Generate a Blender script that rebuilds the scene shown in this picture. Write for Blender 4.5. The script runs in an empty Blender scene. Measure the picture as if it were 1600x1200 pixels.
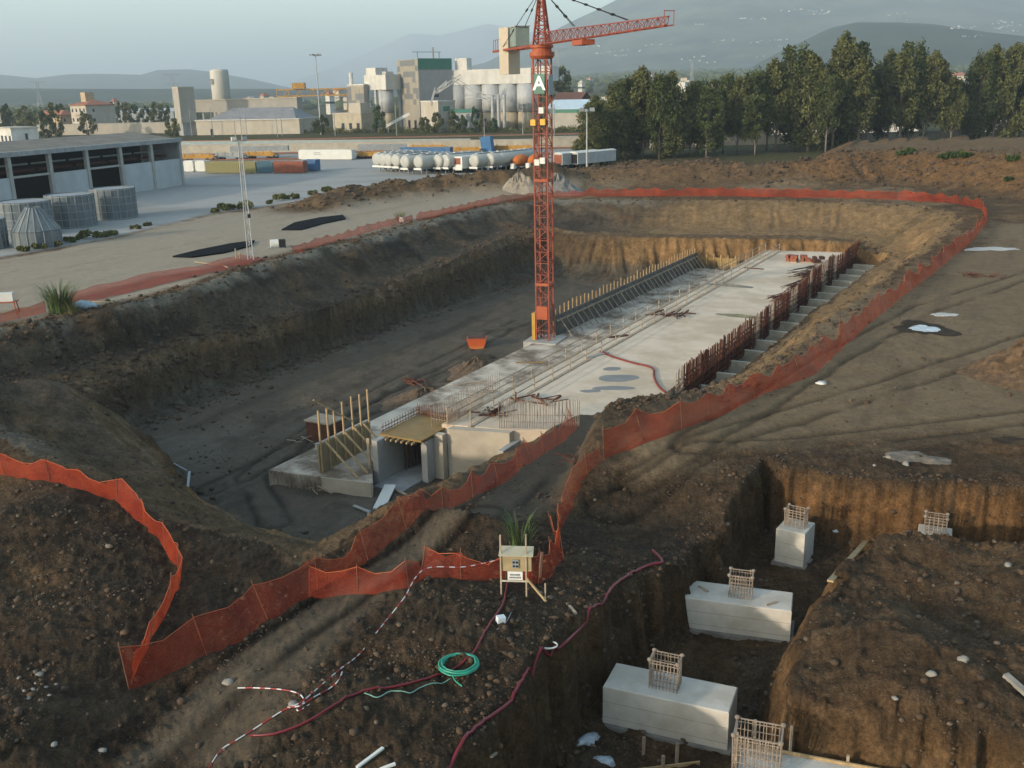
import bpy, math, random
import numpy as np
random.seed(7); rng=np.random.default_rng(7)
SC=bpy.context.scene; COL=SC.collection
# ---------------------------------------------------------------- camera model (real metres, ground level z=0)
F=1555.;H=17.
PITCH=math.radians(16.5);ROLL=math.radians(1.25)
FWD=np.array([0,math.cos(PITCH),-math.sin(PITCH)])
_r=np.array([1.,0,0]);_u=np.cross(_r,FWD)
RT=_r*math.cos(ROLL)-_u*math.sin(ROLL)
UP=_u*math.cos(ROLL)+_r*math.sin(ROLL)
def P(px,py,z=0.):
    d=FWD+RT*((px-800)/F)-UP*((py-600)/F)
    q=d*((z-H)/d[2]); return np.array([q[0],q[1],z])
def PD(px,py,D):
    """point seen at a photo position, D metres ahead of the viewpoint"""
    d=FWD+RT*((px-800)/F)-UP*((py-600)/F)
    q=d*(D/d[1]); return np.array([q[0],q[1],q[2]+H])
cam=bpy.data.cameras.new('camera');co=bpy.data.objects.new('camera',cam);COL.objects.link(co)
cam.sensor_width=36;cam.lens=36*F/1600;cam.clip_start=.5;cam.clip_end=60000
from mathutils import Matrix,Vector
co.matrix_world=Matrix(((RT[0],UP[0],-FWD[0],0),(RT[1],UP[1],-FWD[1],0),(RT[2],UP[2],-FWD[2],H),(0,0,0,1)))
SC.camera=co
# ---------------------------------------------------------------- light
SUN_EL=math.radians(14.);SV=(-.80,-.60)
w=bpy.data.worlds.new('World');SC.world=w;w.use_nodes=True
nt=w.node_tree;bg=nt.nodes['Background']
sky=nt.nodes.new('ShaderNodeTexSky');sky.sky_type='NISHITA';sky.sun_disc=False
sky.sun_elevation=SUN_EL;sky.sun_rotation=math.atan2(SV[0],SV[1])
sky.air_density=1.0;sky.dust_density=1.6;sky.ozone_density=1.4
tn=nt.nodes.new('ShaderNodeMix');tn.data_type='RGBA';tn.blend_type='MULTIPLY';tn.inputs[0].default_value=1;tn.inputs[7].default_value=(1.03,1.035,.93,1);nt.links.new(sky.outputs[0],tn.inputs[6]);nt.links.new(tn.outputs[2],bg.inputs[0]);bg.inputs[1].default_value=.15
sl=bpy.data.lights.new('sun','SUN');so=bpy.data.objects.new('sun',sl);COL.objects.link(so)
sl.energy=2.35;sl.angle=math.radians(1.2);sl.color=(1,.86,.70)
dv=Vector((SV[0]*math.cos(SUN_EL),SV[1]*math.cos(SUN_EL),math.sin(SUN_EL)))
so.rotation_euler=dv.to_track_quat('Z','Y').to_euler();so.location=(0,0,60)
SC.view_settings.view_transform='Standard';SC.view_settings.look='None'
SC.view_settings.exposure=1.5;SC.view_settings.gamma=1
# ---------------------------------------------------------------- noise
def _hash(ix,iy,s):
    n=(ix.astype(np.int64)*374761393+iy.astype(np.int64)*668265263+s*982451653)&0x7fffffff
    n=((n^(n>>13))*1274126177)&0x7fffffff
    return ((n^(n>>16))&0xffff)/65535.
def vnoise(x,y,s=0):
    ix=np.floor(x);iy=np.floor(y);fx=x-ix;fy=y-iy
    fx=fx*fx*(3-2*fx);fy=fy*fy*(3-2*fy)
    a=_hash(ix,iy,s);b=_hash(ix+1,iy,s);c=_hash(ix,iy+1,s);d=_hash(ix+1,iy+1,s)
    return (a*(1-fx)+b*fx)*(1-fy)+(c*(1-fx)+d*fx)*fy
def fbm(x,y,s=0,o=4,g=.5):
    v=0;a=1;t=0
    for i in range(o):
        v=v+a*vnoise(x*2**i+17.3*i,y*2**i-9.1*i,s+i);t+=a;a*=g
    return v/t*2-1
def sstep(a,b,x):
    t=np.clip((x-a)/(b-a),0,1);return t*t*(3-2*t)
# ---------------------------------------------------------------- polyline tools
def poly(l,z=None):
    return np.array([P(*p) if len(p)==3 else P(p[0],p[1],0 if z is None else z) for p in l])
def pdist(X,Y,pl,closed=True):
    """distance, height at the nearest point, and run length along the line"""
    n=len(pl);best=np.full(X.shape,1e9);bz=np.zeros(X.shape);bs=np.zeros(X.shape);acc=0.
    for i in range(n if closed else n-1):
        a=pl[i];b=pl[(i+1)%n];dx,dy=b[0]-a[0],b[1]-a[1];L2=dx*dx+dy*dy+1e-9
        t=np.clip(((X-a[0])*dx+(Y-a[1])*dy)/L2,0,1)
        d=(X-a[0]-t*dx)**2+(Y-a[1]-t*dy)**2
        m=d<best;best=np.where(m,d,best);bz=np.where(m,a[2]+t*(b[2]-a[2]),bz)
        L=math.sqrt(L2);bs=np.where(m,acc+t*L,bs);acc+=L
    return np.sqrt(best),bz,bs
def inside(X,Y,pl):
    r=np.zeros(X.shape,bool);n=len(pl)
    for i in range(n):
        a=pl[i];b=pl[(i+1)%n]
        if a[1]==b[1]:continue
        c=((a[1]>Y)!=(b[1]>Y))&(X<(b[0]-a[0])*(Y-a[1])/(b[1]-a[1])+a[0])
        r^=c
    return r
FL=-8.
C0=poly([(-400,590,0),(-150,545,0),(0,512,0),(60,505,0),(120,490,0),(215,470,0),(300,447,0),(400,412,0),(500,386,0),(560,375,0),(640,350,0),(740,327,0),(835,312,0),(900,312,0),(1000,312,0),(1100,312,0),(1250,314,0),(1400,320,0),(1480,326,0),(1505,345,0),(1450,390,0),(1390,430,0),(1320,480,0),(1260,535,0),(1190,583,0),(1120,612,0),(1050,620,0),(970,636,0),(925,655,-.2),(870,672,-.2),(800,705,0),(740,733,0),(680,762,0),(620,797,0),(560,838,0),(500,876,0),(465,892,0),(430,862,0),(340,838,0),(270,815,0),(200,772,0),(100,725,0),(0,688,0),(-150,640,0),(-400,610,0)])
C1=poly([(-60,610,-2.5),(60,590,-3),(150,570,-3.5),(230,553,-3.6),(300,535,-3.8),(400,508,-4),(500,485,-4),(600,450,-4),(700,412,-3.5),(800,365,-2.8),(850,352,-2.3),(900,361,-2.7),(1000,365,-3.),(1100,366,-3.),(1250,368,-3.),(1330,373,-3.2),(1372,391,-4.),(1391,404,-4.6),(1322,452,-4.8),(1252,508,-5),(1192,556,-5),(1142,598,-5),(1080,614,-4.8),(1040,622,-4.7),(960,640,-4.7),(905,662,-4.7),(840,688,-5),(760,727,-5),(680,762,-5),(600,797,-5),(520,857,-5),(440,850,-5),(350,815,-4.5),(290,780,-4),(250,740,-3.5),(170,690,-3),(60,640,-2.5),(-60,625,-2.5)])
C2=poly([(130,632,-4.5),(170,605,-4.6),(250,575,-4.8),(320,553,-5),(420,527,-5.2),(520,497,-5.2),(620,462,-5),(710,424,-4.6),(800,380,-3.8),(855,362,-3),(900,367,-3.),(1000,371,-3.2),(1250,374,-3.2),(1328,379,-3.5),(1366,397,-4.4),(1385,406,-5),(1316,453,-5.2),(1247,509,-5.4),(1187,557,-5.4),(1137,599,-5.4),(1080,613,-5.4),(1040,620,-5.2),(960,638,-5.2),(905,659,-5.2),(840,684,-5.6),(760,722,-5.6),(680,758,-5.6),(600,792,-5.6),(520,850,-5.6),(440,842,-5.6),(355,808,-5.3),(300,775,-5),(260,735,-4.8),(200,690,-4.6),(140,650,-4.5)])
C3=poly([(205,672,FL),(300,634,FL),(400,594,FL),(480,562,FL),(560,530,FL),(700,480,FL),(800,447,FL),(850,430,FL),(890,437,FL),(950,440,FL),(1090,437,FL),(1250,434,FL),(1325,434,FL),(1352,442,FL),(1298,480,FL),(1228,536,FL),(1168,584,FL),(1110,620,FL),(1050,648,FL),(960,664,FL),(880,690,FL),(800,725,FL),(700,770,FL),(600,812,FL),(540,850,FL),(480,866,FL),(430,850,FL),(360,805,FL),(310,772,FL),(280,744,FL),(240,708,FL)])
TRZ=-3.2
TRENCH=poly([(640,1330),(700,1210),(760,1135),(842,1036),(925,945),(985,890),(1036,874),(1078,838),(1130,780),(1192,716),(1300,742),(1400,752),(1500,757),(1600,762),(1800,770),(1800,872),(1600,850),(1480,838),(1385,832),(1340,872),(1298,945),(1262,1005),(1243,1072),(1290,1090),(1380,1108),(1480,1122),(1600,1140),(1800,1160),(1900,1500),(640,1500)])
FENCE_ROAD=poly([(200,1190,0),(330,1090,0),(480,985,0),(600,895,0),(700,832,0),(780,775,-.35),(838,728,-1.3),(880,692,-2.9),(912,665,-4.4),(935,650,-4.62)])
RUTS=[(FENCE_ROAD,0,.03),(poly([(1000,735),(1200,660),(1400,600),(1700,500)]),0,.10),(poly([(1080,700),(1300,560),(1450,480),(1700,400)]),0,.10),(poly([(950,770),(1100,705),(1250,695),(1700,640)]),0,.09),(poly([(230,1190),(420,1030),(600,900),(760,790)]),0,.03),(poly([(330,765),(480,690),(620,620),(760,560)],FL),FL,.10),(poly([(430,815),(390,745),(520,650),(700,560),(820,500)],FL),FL,.10)]
BERM=poly([(1310,238,4.8),(1380,236,4.8),(1480,240,4.7),(1600,250,4.5),(1800,266,4.3),(1800,212,5.5),(1550,212,5.5),(1440,214,5.5),(1340,218,5.5)])
RIDGE_F=[poly([(870,272,1.6),(905,263,2.2),(960,258,2.8),(1000,252,3.2),(1060,257,3)]),poly([(1060,256,2.8),(1100,249,3.7),(1160,258,2.9)]),poly([(1160,257,2.9),(1230,254,3.2),(1300,243,4.2)])]
RIDGE_L=poly([(475,325,.2),(500,308,1.5),(545,293,2.2),(575,296,1.8),(610,284,2.6),(660,281,2.6),(720,273,3.),(780,269,3.2),(850,266,2.8)])
def bump(X,Y,c,r,h,e=1.,a=0.):
    dx=X-c[0];dy=Y-c[1];ca,sa=math.cos(a),math.sin(a)
    u=dx*ca+dy*sa;v=(-dx*sa+dy*ca)*e
    return h*np.exp(-(u*u+v*v)/(r*r))
# colour regions (soil colours)
BROWN=(.115,.077,.047);DARK=(.044,.034,.026);GREYC=(.125,.115,.10);RED=(.155,.083,.040);PACK=(.205,.160,.112)
ROADC=(.36,.325,.285);YARDC=(.40,.425,.47);OCHRE=(.20,.135,.072);FIELD=(.075,.075,.035);WET=(.060,.056,.052)
YARD=poly([(-500,470),(0,402),(100,385),(190,367),(330,333),(470,316),(560,292),(640,285),(760,270),(960,250),(960,226),(280,226),(-500,226)])
LROAD=poly([(-500,476),(0,406),(190,371),(330,337),(470,320),(560,300),(700,300),(900,290),(900,306),(830,306),(740,322),(640,346),(560,370),(500,381),(400,407),(300,441),(215,464),(120,484),(60,500),(0,506),(-400,580)])
RPLAT=poly([(960,690),(1050,640),(1180,600),(1290,525),(1400,450),(1500,390),(1560,350),(1800,330),(1800,690),(1500,680),(1300,690),(1200,700),(1000,740)])
HROAD=poly([(190,1210),(330,1075),(480,965),(600,880),(700,815),(780,758),(850,712),(905,675),(935,655),(900,690),(850,735),(780,795),(700,850),(630,905),(560,980),(470,1080),(380,1200)])
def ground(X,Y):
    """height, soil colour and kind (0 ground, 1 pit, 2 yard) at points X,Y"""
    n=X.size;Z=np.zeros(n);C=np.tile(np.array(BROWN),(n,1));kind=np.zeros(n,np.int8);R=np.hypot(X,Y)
    n1=fbm(X*.07,Y*.07,1,4);n2=fbm(X*.45,Y*.45,11,4);n3=fbm(X*2.1,Y*2.1,23,3)
    rough=np.full(n,1.)
    def mix(m,c):
        m=np.clip(m,0,1)[:,None];np.copyto(C,C*(1-m)+np.array(c)*m)
    def soft(pl,wd,amp=1.):
        d,_,_=pdist(X,Y,pl);d=np.where(inside(X,Y,pl),d,-d)
        return sstep(-wd,wd,d+n2*amp+n1*amp)
    near=(R<330)
    mix(sstep(.0,.5,n1+.3*n2),PACK);mix(.6*sstep(.1,.6,n2),OCHRE)
    far=sstep(190,260,R);mix(far,FIELD)
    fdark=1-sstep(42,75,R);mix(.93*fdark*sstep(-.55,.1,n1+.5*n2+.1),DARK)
    mix(.22*fdark*sstep(.1,.5,fbm(X*.3+50,Y*.3,61,4)),RED)
    m=soft(LROAD,1.,.8);mix(m,ROADC);rough*=1-.8*m
    my=soft(YARD,1.2,.6);mix(my,YARDC);rough*=1-.93*my
    kind[my>.5]=2
    m=soft(RPLAT,2.5,2.);mix(.9*m,PACK);rough*=1-.62*m
    # wheel streaks along the two haul roads and the worn ground
    u=X*.9-Y*.44;v=X*.44+Y*.9
    st=fbm(u*.8+.6*n1,v*.05+1.5*n1,71,4);mix(.45*m*sstep(.05,.5,st),(.12,.092,.066))
    m2=soft(LROAD,1.,.8);mix(.35*m2*sstep(.0,.6,st+.6*n2),(.24,.20,.15))
    mix(.35*my*sstep(.05,.5,fbm(X*.05,Y*.11,77,4)),(.22,.22,.21))
    # the plain climbs gently towards the mountain on the right
    Z+=.021*np.maximum(R-560,0)*sstep(-.12,.14,np.arctan2(X,np.maximum(Y,1)))*(Y>0)*(R<4800)+np.where((R>=4800)&(Y>0),89*sstep(-.12,.14,np.arctan2(X,np.maximum(Y,1))),0)
    # ridges
    dm,bz,bs=pdist(X,Y,RIDGE_L,False);g=np.exp(-(dm/5.2)**2);Z+=g*bz*(1+.25*n2);mix(g*1.6,(.125,.088,.055));rough=np.maximum(rough,g)
    kind[(g>.3)]=0
    gm=np.zeros(n)
    for rl in RIDGE_F:
        dm,bz,bs=pdist(X,Y,rl,False);g=np.exp(-(dm/8.)**2)*bz;gm=np.maximum(gm,g)
    Z+=gm*(1+.2*n2);gg=np.clip(gm*.8,0,1);mix(gg*.8,(.135,.090,.053));rough=np.maximum(rough,gg);kind[gm>.4]=0
    d,bz,bs=pdist(X,Y,BERM);ins=inside(X,Y,BERM)
    t=np.where(ins,1.,1-np.clip((d+2.3*vnoise(bs*.75,d*.12,5)*sstep(.3,3,d)+1.2*vnoise(bs*.2,d*.1,15))/15.5,0,1))
    t=sstep(0,1,t)**1.0;zb=np.where(ins,5+n1*.5,bz*t);Z=np.maximum(Z,zb*(t>0));mix(1.2*sstep(.03,.3,t),(.150,.092,.050));mix(.7*ins,(.17,.125,.08));rough=np.maximum(rough,.8*(t>.02))
    # loose ground rising at the right edge and low humps near the viewpoint
    Z+=bump(X,Y,P(-20,850,0),4.5,.9)+bump(X,Y,P(60,1010,0),3,.5)+bump(X,Y,P(0,1180,0),2.4,.9)+bump(X,Y,P(560,1160,0),3.2,.8,.6,.8)+bump(X,Y,P(720,1000,0),3.,.8,.7,.9)+bump(X,Y,P(740,820,0),2.2,.9,.7,.9)
    Z+=bump(X,Y,P(990,655,0),4,.45,.6,.4)+bump(X,Y,P(880,735,0),2.4,.3)
    m=soft(HROAD,.7,.5);mix(.85*m,(.135,.112,.088));rough*=1-.6*m
    mix(.5*m*sstep(-.05,.45,fbm(u*2.2,v*.12,91,3)),(.075,.06,.047))
    # ---- main pit
    bb=(X>-75)&(X<75)&(Y>25)&(Y<178)
    idx=np.nonzero(bb)[0];x=X[idx];y=Y[idx];m1=n1[idx];m2_=n2[idx];m3=n3[idx]
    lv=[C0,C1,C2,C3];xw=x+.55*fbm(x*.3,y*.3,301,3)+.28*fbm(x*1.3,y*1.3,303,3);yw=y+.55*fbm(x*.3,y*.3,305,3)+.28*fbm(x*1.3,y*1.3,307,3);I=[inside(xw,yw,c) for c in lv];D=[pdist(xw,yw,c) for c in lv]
    z=Z[idx].copy();c=C[idx].copy();rr=rough[idx].copy()
    def cm(mask,col):
        mk=np.clip(mask,0,1)[:,None];np.copyto(c,c*(1-mk)+np.array(col)*mk)
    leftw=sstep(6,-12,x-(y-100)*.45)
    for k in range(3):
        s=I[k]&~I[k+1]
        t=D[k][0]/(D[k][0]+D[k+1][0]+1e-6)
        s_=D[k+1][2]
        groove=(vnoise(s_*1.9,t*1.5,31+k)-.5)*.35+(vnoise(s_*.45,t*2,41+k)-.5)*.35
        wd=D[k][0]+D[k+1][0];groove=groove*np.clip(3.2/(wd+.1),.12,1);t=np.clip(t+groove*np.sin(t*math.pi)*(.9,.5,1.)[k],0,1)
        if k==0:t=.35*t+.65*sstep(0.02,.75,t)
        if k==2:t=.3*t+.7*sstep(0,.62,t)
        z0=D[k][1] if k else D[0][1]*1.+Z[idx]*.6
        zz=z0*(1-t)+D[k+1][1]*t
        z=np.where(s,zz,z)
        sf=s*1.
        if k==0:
            strat=vnoise(s_*.10,t*7,151);z=z+np.where(s,leftw*np.sin(np.pi*np.clip(t,0,1))*(.55*fbm(x*.28,y*.28,153,3)+.25*(strat-.5)),0)  # strata tone the left bank; dark blotches below paint its shadow
            cm(sf*.9,(.125,.088,.056));och=(1-leftw)*np.maximum(sstep(62,85,y),sstep(5,11,x));cm(sf*och*.9,(.225,.155,.088));cm(sf*och*.5*sstep(-.1,.4,m2_),(.27,.20,.125));cm(sf*leftw*.9,(.085,.073,.060));cm(sf*.5*sstep(.1,.5,m2_),(.15,.095,.055));cm(sf*.8*leftw*sstep(.5,.8,strat),(.05,.043,.037));cm(sf*.6*leftw*sstep(.25,.0,strat),(.125,.105,.08));cm(sf*.85*sstep(.30,.02,t+.25*m2_)*leftw,(.23,.215,.19));cm(sf*.8*leftw*sstep(.15,.45,fbm(x*.22,y*.22,157,4)),(.045,.038,.032));cm(sf*.7*leftw*sstep(.25,.5,fbm(x*.11+40,y*.11,159,3)),(.15,.085,.048))  # far and right banks lightened to tan as if sunlit
        if k==1:cm(sf*.9,(.12,.084,.052));cm(sf*.6*sstep(0,.4,m3),(.17,.135,.10))
        if k==2:
            cm(sf*.95,(.235,.150,.078));cm(sf*leftw,(.082,.063,.045));cm(sf*sstep(.55,.75,t)*.8,(.15,.145,.13)*np.array([.55]*3)+.0)  # tan of the far wall lightened to look sunlit
            cm(sf*.45*sstep(.5,.8,vnoise(s_*2.4,t*1.2,51)),(.06,.04,.025))
    s=I[3];zf=FL+np.minimum(0,-.0)+.12*m2_+.1*m1
    z=np.where(s,zf,z);cm(s*1.,(.112,.100,.086))
    stf=fbm((x*.9-y*.44)*.9,(x*.44+y*.9)*.05,81,4)
    cm(s*.6*sstep(0,.5,stf),(.065,.056,.048));cm(s*.45*sstep(.1,.5,fbm(x*.12+9,y*.12,83,4)),(.16,.152,.14));cm(s*.5*sstep(.25,.5,m2_),(.05,.044,.038))
    rr=np.where(I[0],np.where(s,.35,.85),rr)
    # spur at the near left
    z+=np.where(I[0],bump(x,y,P(95,640,-2),4.2,1.7,.7,-.5)+bump(x,y,P(20,650,-2),5,1.0),0)
    # access ramp down on to the deck
    d,bz,bs=pdist(x,y,FENCE_ROAD,False);t=sstep(3.0,1.3,d+.4*m2_)
    z=np.where(bz<-.05,z*(1-t)+bz*t,z);cm(t*(bz<-.1)*.9,(.105,.09,.075));rr*=1-.7*t*(bz<-.1)
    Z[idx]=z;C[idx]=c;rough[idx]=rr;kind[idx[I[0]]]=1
    # ---- foundation trench
    bb=(R<60)&(Y>0)
    idx=np.nonzero(bb)[0];x=X[idx];y=Y[idx]
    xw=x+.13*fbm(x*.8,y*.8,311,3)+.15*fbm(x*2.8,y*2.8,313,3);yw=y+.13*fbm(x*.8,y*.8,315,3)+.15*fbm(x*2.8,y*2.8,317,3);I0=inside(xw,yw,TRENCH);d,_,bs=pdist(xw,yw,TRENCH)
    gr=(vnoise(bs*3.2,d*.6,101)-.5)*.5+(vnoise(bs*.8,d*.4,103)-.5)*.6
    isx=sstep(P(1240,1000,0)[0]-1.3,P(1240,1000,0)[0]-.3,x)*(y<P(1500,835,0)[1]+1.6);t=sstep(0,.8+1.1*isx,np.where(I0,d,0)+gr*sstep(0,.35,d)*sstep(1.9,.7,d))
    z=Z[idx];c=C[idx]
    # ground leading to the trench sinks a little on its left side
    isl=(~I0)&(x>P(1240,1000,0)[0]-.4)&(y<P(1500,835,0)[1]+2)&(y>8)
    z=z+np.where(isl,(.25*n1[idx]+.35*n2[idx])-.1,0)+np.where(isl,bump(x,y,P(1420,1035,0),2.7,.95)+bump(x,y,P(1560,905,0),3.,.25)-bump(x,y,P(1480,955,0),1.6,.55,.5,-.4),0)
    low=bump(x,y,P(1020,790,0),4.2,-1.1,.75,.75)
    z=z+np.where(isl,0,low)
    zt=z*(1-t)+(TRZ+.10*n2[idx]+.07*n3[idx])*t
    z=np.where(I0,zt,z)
    mk=(isl*sstep(-.2,.35,n1[idx]+.4*n2[idx]+.15))[:,None];c=c*(1-.7*mk)+np.array((.14,.092,.056))*.7*mk
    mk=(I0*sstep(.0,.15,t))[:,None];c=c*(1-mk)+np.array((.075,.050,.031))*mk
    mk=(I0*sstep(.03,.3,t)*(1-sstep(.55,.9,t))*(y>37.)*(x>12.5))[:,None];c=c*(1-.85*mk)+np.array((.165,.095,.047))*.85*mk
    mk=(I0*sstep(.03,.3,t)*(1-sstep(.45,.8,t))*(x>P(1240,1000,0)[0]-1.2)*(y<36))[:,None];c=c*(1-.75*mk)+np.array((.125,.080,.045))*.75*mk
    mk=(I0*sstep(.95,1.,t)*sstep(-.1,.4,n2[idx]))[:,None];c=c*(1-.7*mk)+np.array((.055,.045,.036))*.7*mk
    Z[idx]=z;C[idx]=c
    # near field roughness: crumbly clods
    amp=rough*np.where(R<400,1,0)
    nf=sstep(75,30,R)
    rid=1-np.abs(fbm(X*.9,Y*.9,131,4))*2.2;bil=np.abs(fbm(X*2.6,Y*2.6,137,3))
    Z+=amp*(.15*n2+.05*n3+.10*np.clip(rid,-1,1)*sstep(-.3,.5,n1)+nf*(.05*fbm(X*4.2,Y*4.2,37,2)+.16*bil-.03))
    for pl,zz_,dep in RUTS:
        bbr=(Y>8)&(Y<110)&(np.abs(X)<60);ii=np.nonzero(bbr)[0];d,_,_=pdist(X[ii],Y[ii],pl,False);d=d+.25*n2[ii];g=np.exp(-((d-.95)/.24)**2)*sstep(.15,.6,vnoise(X[ii]*.5,Y[ii]*.5,171)+.2);lvl=np.abs(Z[ii]-zz_)<1.4;g=g*lvl;Z[ii]-=dep*g;Z[ii]+=dep*.5*np.exp(-((d-.5)/.2)**2)*lvl;C[ii]=C[ii]*(1-.5*g[:,None])
    # broad undulation only on the open ground away from yard
    rgh=np.clip(rough*1.1,.10,1);C*=(1+.22*n3*rgh+.14*n2*rgh)[:,None];ground.rough=rgh
    # ground drops under the concrete so that it never pokes through
    return Z,np.clip(C,.01,.8),kind
def gz(x,y):
    return float(ground(np.array([float(x)]),np.array([float(y)]))[0][0])
def gz_arr(X,Y):return ground(np.asarray(X,float),np.asarray(Y,float))[0]
def G(px,py,it=14):
    """ground point seen at a photo position"""
    z=0.
    lo=None
    q=P(px,py,0)
    # march along the ray to the first crossing
    d=FWD+RT*((px-800)/F)-UP*((py-600)/F);d=d/d[2]*-1.
    ts=np.linspace(H-6.5,H+9,700);X=d[0]*ts;Y=d[1]*ts;Zg=gz_arr(X,Y);zz=H-ts
    k=np.nonzero(zz<=Zg)[0];k=k[0] if len(k) else len(ts)-1
    return np.array([X[k],Y[k],Zg[k]])
# ---------------------------------------------------------------- objects
def tag(o,label=None,cat=None,group=None,kind=None):
    if label:o['label']=label
    if cat:o['category']=cat
    if group:o['group']=group
    if kind:o['kind']=kind
    return o
def empty(name,loc,rz=0.,label=None,cat=None,group=None):
    o=bpy.data.objects.new(name,None);COL.objects.link(o);o.empty_display_size=.3
    o.location=[float(v) for v in loc];o.rotation_euler=(0,0,rz);return tag(o,label,cat,group)
def npmesh(name,V,Fq,mat,parent=None,smooth=False,cols=None,alp=None):
    V=np.asarray(V,np.float32);me=bpy.data.meshes.new(name)
    Fq=np.asarray(Fq,np.int32);k=Fq.shape[1]
    me.vertices.add(len(V));me.vertices.foreach_set('co',V.ravel())
    me.loops.add(Fq.size);me.loops.foreach_set('vertex_index',Fq.ravel())
    me.polygons.add(len(Fq));me.polygons.foreach_set('loop_start',np.arange(0,Fq.size,k,dtype=np.int32))
    me.polygons.foreach_set('loop_total',np.full(len(Fq),k,np.int32))
    if smooth:me.polygons.foreach_set('use_smooth',np.ones(len(Fq),bool))
    if cols is not None:
        a=me.color_attributes.new('soil','FLOAT_COLOR','POINT')
        c4=np.ones((len(V),4),np.float32);c4[:,:3]=cols;c4[:,3]=1 if alp is None else alp;a.data.foreach_set('color',c4.ravel())
    me.update(calc_edges=True)
    if mat:me.materials.append(mat)
    o=bpy.data.objects.new(name,me);COL.objects.link(o)
    if parent:o.parent=parent
    return o
class MB:
    """collects shapes into ONE mesh"""
    def __init__(s):s.v=[];s.f=[]
    def add(s,vs,fs):
        b=len(s.v);s.v+=[tuple(float(c) for c in v) for v in vs];s.f+=[tuple(b+i for i in f) for f in fs];return s
    def box(s,c,d,rz=0.,M=None):
        x,y,z=d[0]/2,d[1]/2,d[2]/2;ca,sa=math.cos(rz),math.sin(rz);vs=[]
        for i in(-1,1):
            for j in(-1,1):
                for k in(-1,1):
                    a,b=i*x,j*y;vs.append((c[0]+a*ca-b*sa,c[1]+a*sa+b*ca,c[2]+k*z))
        return s.add(vs,[(0,1,3,2),(4,6,7,5),(0,4,5,1),(2,3,7,6),(0,2,6,4),(1,5,7,3)])
    def bx(s,x0,x1,y0,y1,z0,z1):return s.box(((x0+x1)/2,(y0+y1)/2,(z0+z1)/2),(x1-x0,y1-y0,z1-z0))
    def beam(s,p,q,w,h=None):
        h=h or w;p=np.array(p,float);q=np.array(q,float);d=q-p;L=np.linalg.norm(d)
        if L<1e-6:return s
        d/=L;a=np.cross(d,(0,0,1))
        if np.linalg.norm(a)<1e-3:a=np.array([1.,0,0])
        a/=np.linalg.norm(a);b=np.cross(a,d);vs=[]
        for e in(p,q):
            for i,j in((-1,-1),(1,-1),(1,1),(-1,1)):vs.append(e+a*i*w/2+b*j*h/2)
        return s.add(vs,[(0,1,2,3)[::-1],(4,5,6,7),(0,1,5,4),(1,2,6,5),(2,3,7,6),(3,0,4,7)])
    def tube(s,pts,r,n=6,cap=True):
        pts=[np.array(p,float) for p in pts];m=len(pts);vs=[];a=None
        for i,p in enumerate(pts):
            d=pts[min(i+1,m-1)]-pts[max(i-1,0)];d/=np.linalg.norm(d)+1e-9
            if a is None:
                a=np.cross(d,(0,0,1))
                if np.linalg.norm(a)<1e-3:a=np.array([1.,0,0])
            a=a-d*(a@d);a/=np.linalg.norm(a)+1e-9;b=np.cross(d,a)
            rr=r[i] if hasattr(r,'__len__') else r
            for k in range(n):
                t=2*math.pi*k/n;vs.append(p+rr*(a*math.cos(t)+b*math.sin(t)))
        fs=[(i*n+k,i*n+(k+1)%n,(i+1)*n+(k+1)%n,(i+1)*n+k) for i in range(m-1) for k in range(n)]
        if cap:fs+=[tuple(range(n))[::-1],tuple((m-1)*n+k for k in range(n))]
        return s.add(vs,fs)
    def cyl(s,p,q,r,n=16,r2=None):return s.tube([p,q],[r,r if r2 is None else r2],n)
    def prism(s,pl,z0,z1):
        n=len(pl);vs=[(p[0],p[1],z0) for p in pl]+[(p[0],p[1],z1) for p in pl]
        return s.add(vs,[tuple(range(n))[::-1],tuple(range(n,2*n))]+[(i,(i+1)%n,n+(i+1)%n,n+i) for i in range(n)])
    def ext(s,pl,axis_o,ax,ay,az,L):
        """profile pl in plane (ax,ay) at axis_o pushed L along az"""
        o=np.array(axis_o,float);ax,ay,az=[np.array(k,float) for k in(ax,ay,az)];n=len(pl)
        vs=[o+ax*p[0]+ay*p[1] for p in pl]+[o+ax*p[0]+ay*p[1]+az*L for p in pl]
        return s.add(vs,[tuple(range(n))[::-1],tuple(range(n,2*n))]+[(i,(i+1)%n,n+(i+1)%n,n+i) for i in range(n)])
    def lathe(s,c,prof,n=20):
        vs=[];m=len(prof)
        for r,z in prof:
            for k in range(n):
                t=2*math.pi*k/n;vs.append((c[0]+r*math.cos(t),c[1]+r*math.sin(t),c[2]+z))
        fs=[(i*n+k,i*n+(k+1)%n,(i+1)*n+(k+1)%n,(i+1)*n+k) for i in range(m-1) for k in range(n)]
        fs+=[tuple(range(n))[::-1],tuple((m-1)*n+k for k in range(n))]
        return s.add(vs,fs)
    def build(s,name,mat,parent=None,smooth=False,fixn=True):
        me=bpy.data.meshes.new(name);me.from_pydata(s.v,[],s.f)
        if smooth:
            me.polygons.foreach_set('use_smooth',[True]*len(me.polygons))
        me.materials.append(mat);me.update()
        o=bpy.data.objects.new(name,me);COL.objects.link(o)
        if parent:o.parent=parent
        return o
def kids(o):return list(o.children)
def copy_tree(o,parent=None):
    c=o.copy();COL.objects.link(c)
    if parent:c.parent=parent
    for ch in list(o.children):copy_tree(ch,c)
    return c
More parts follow.
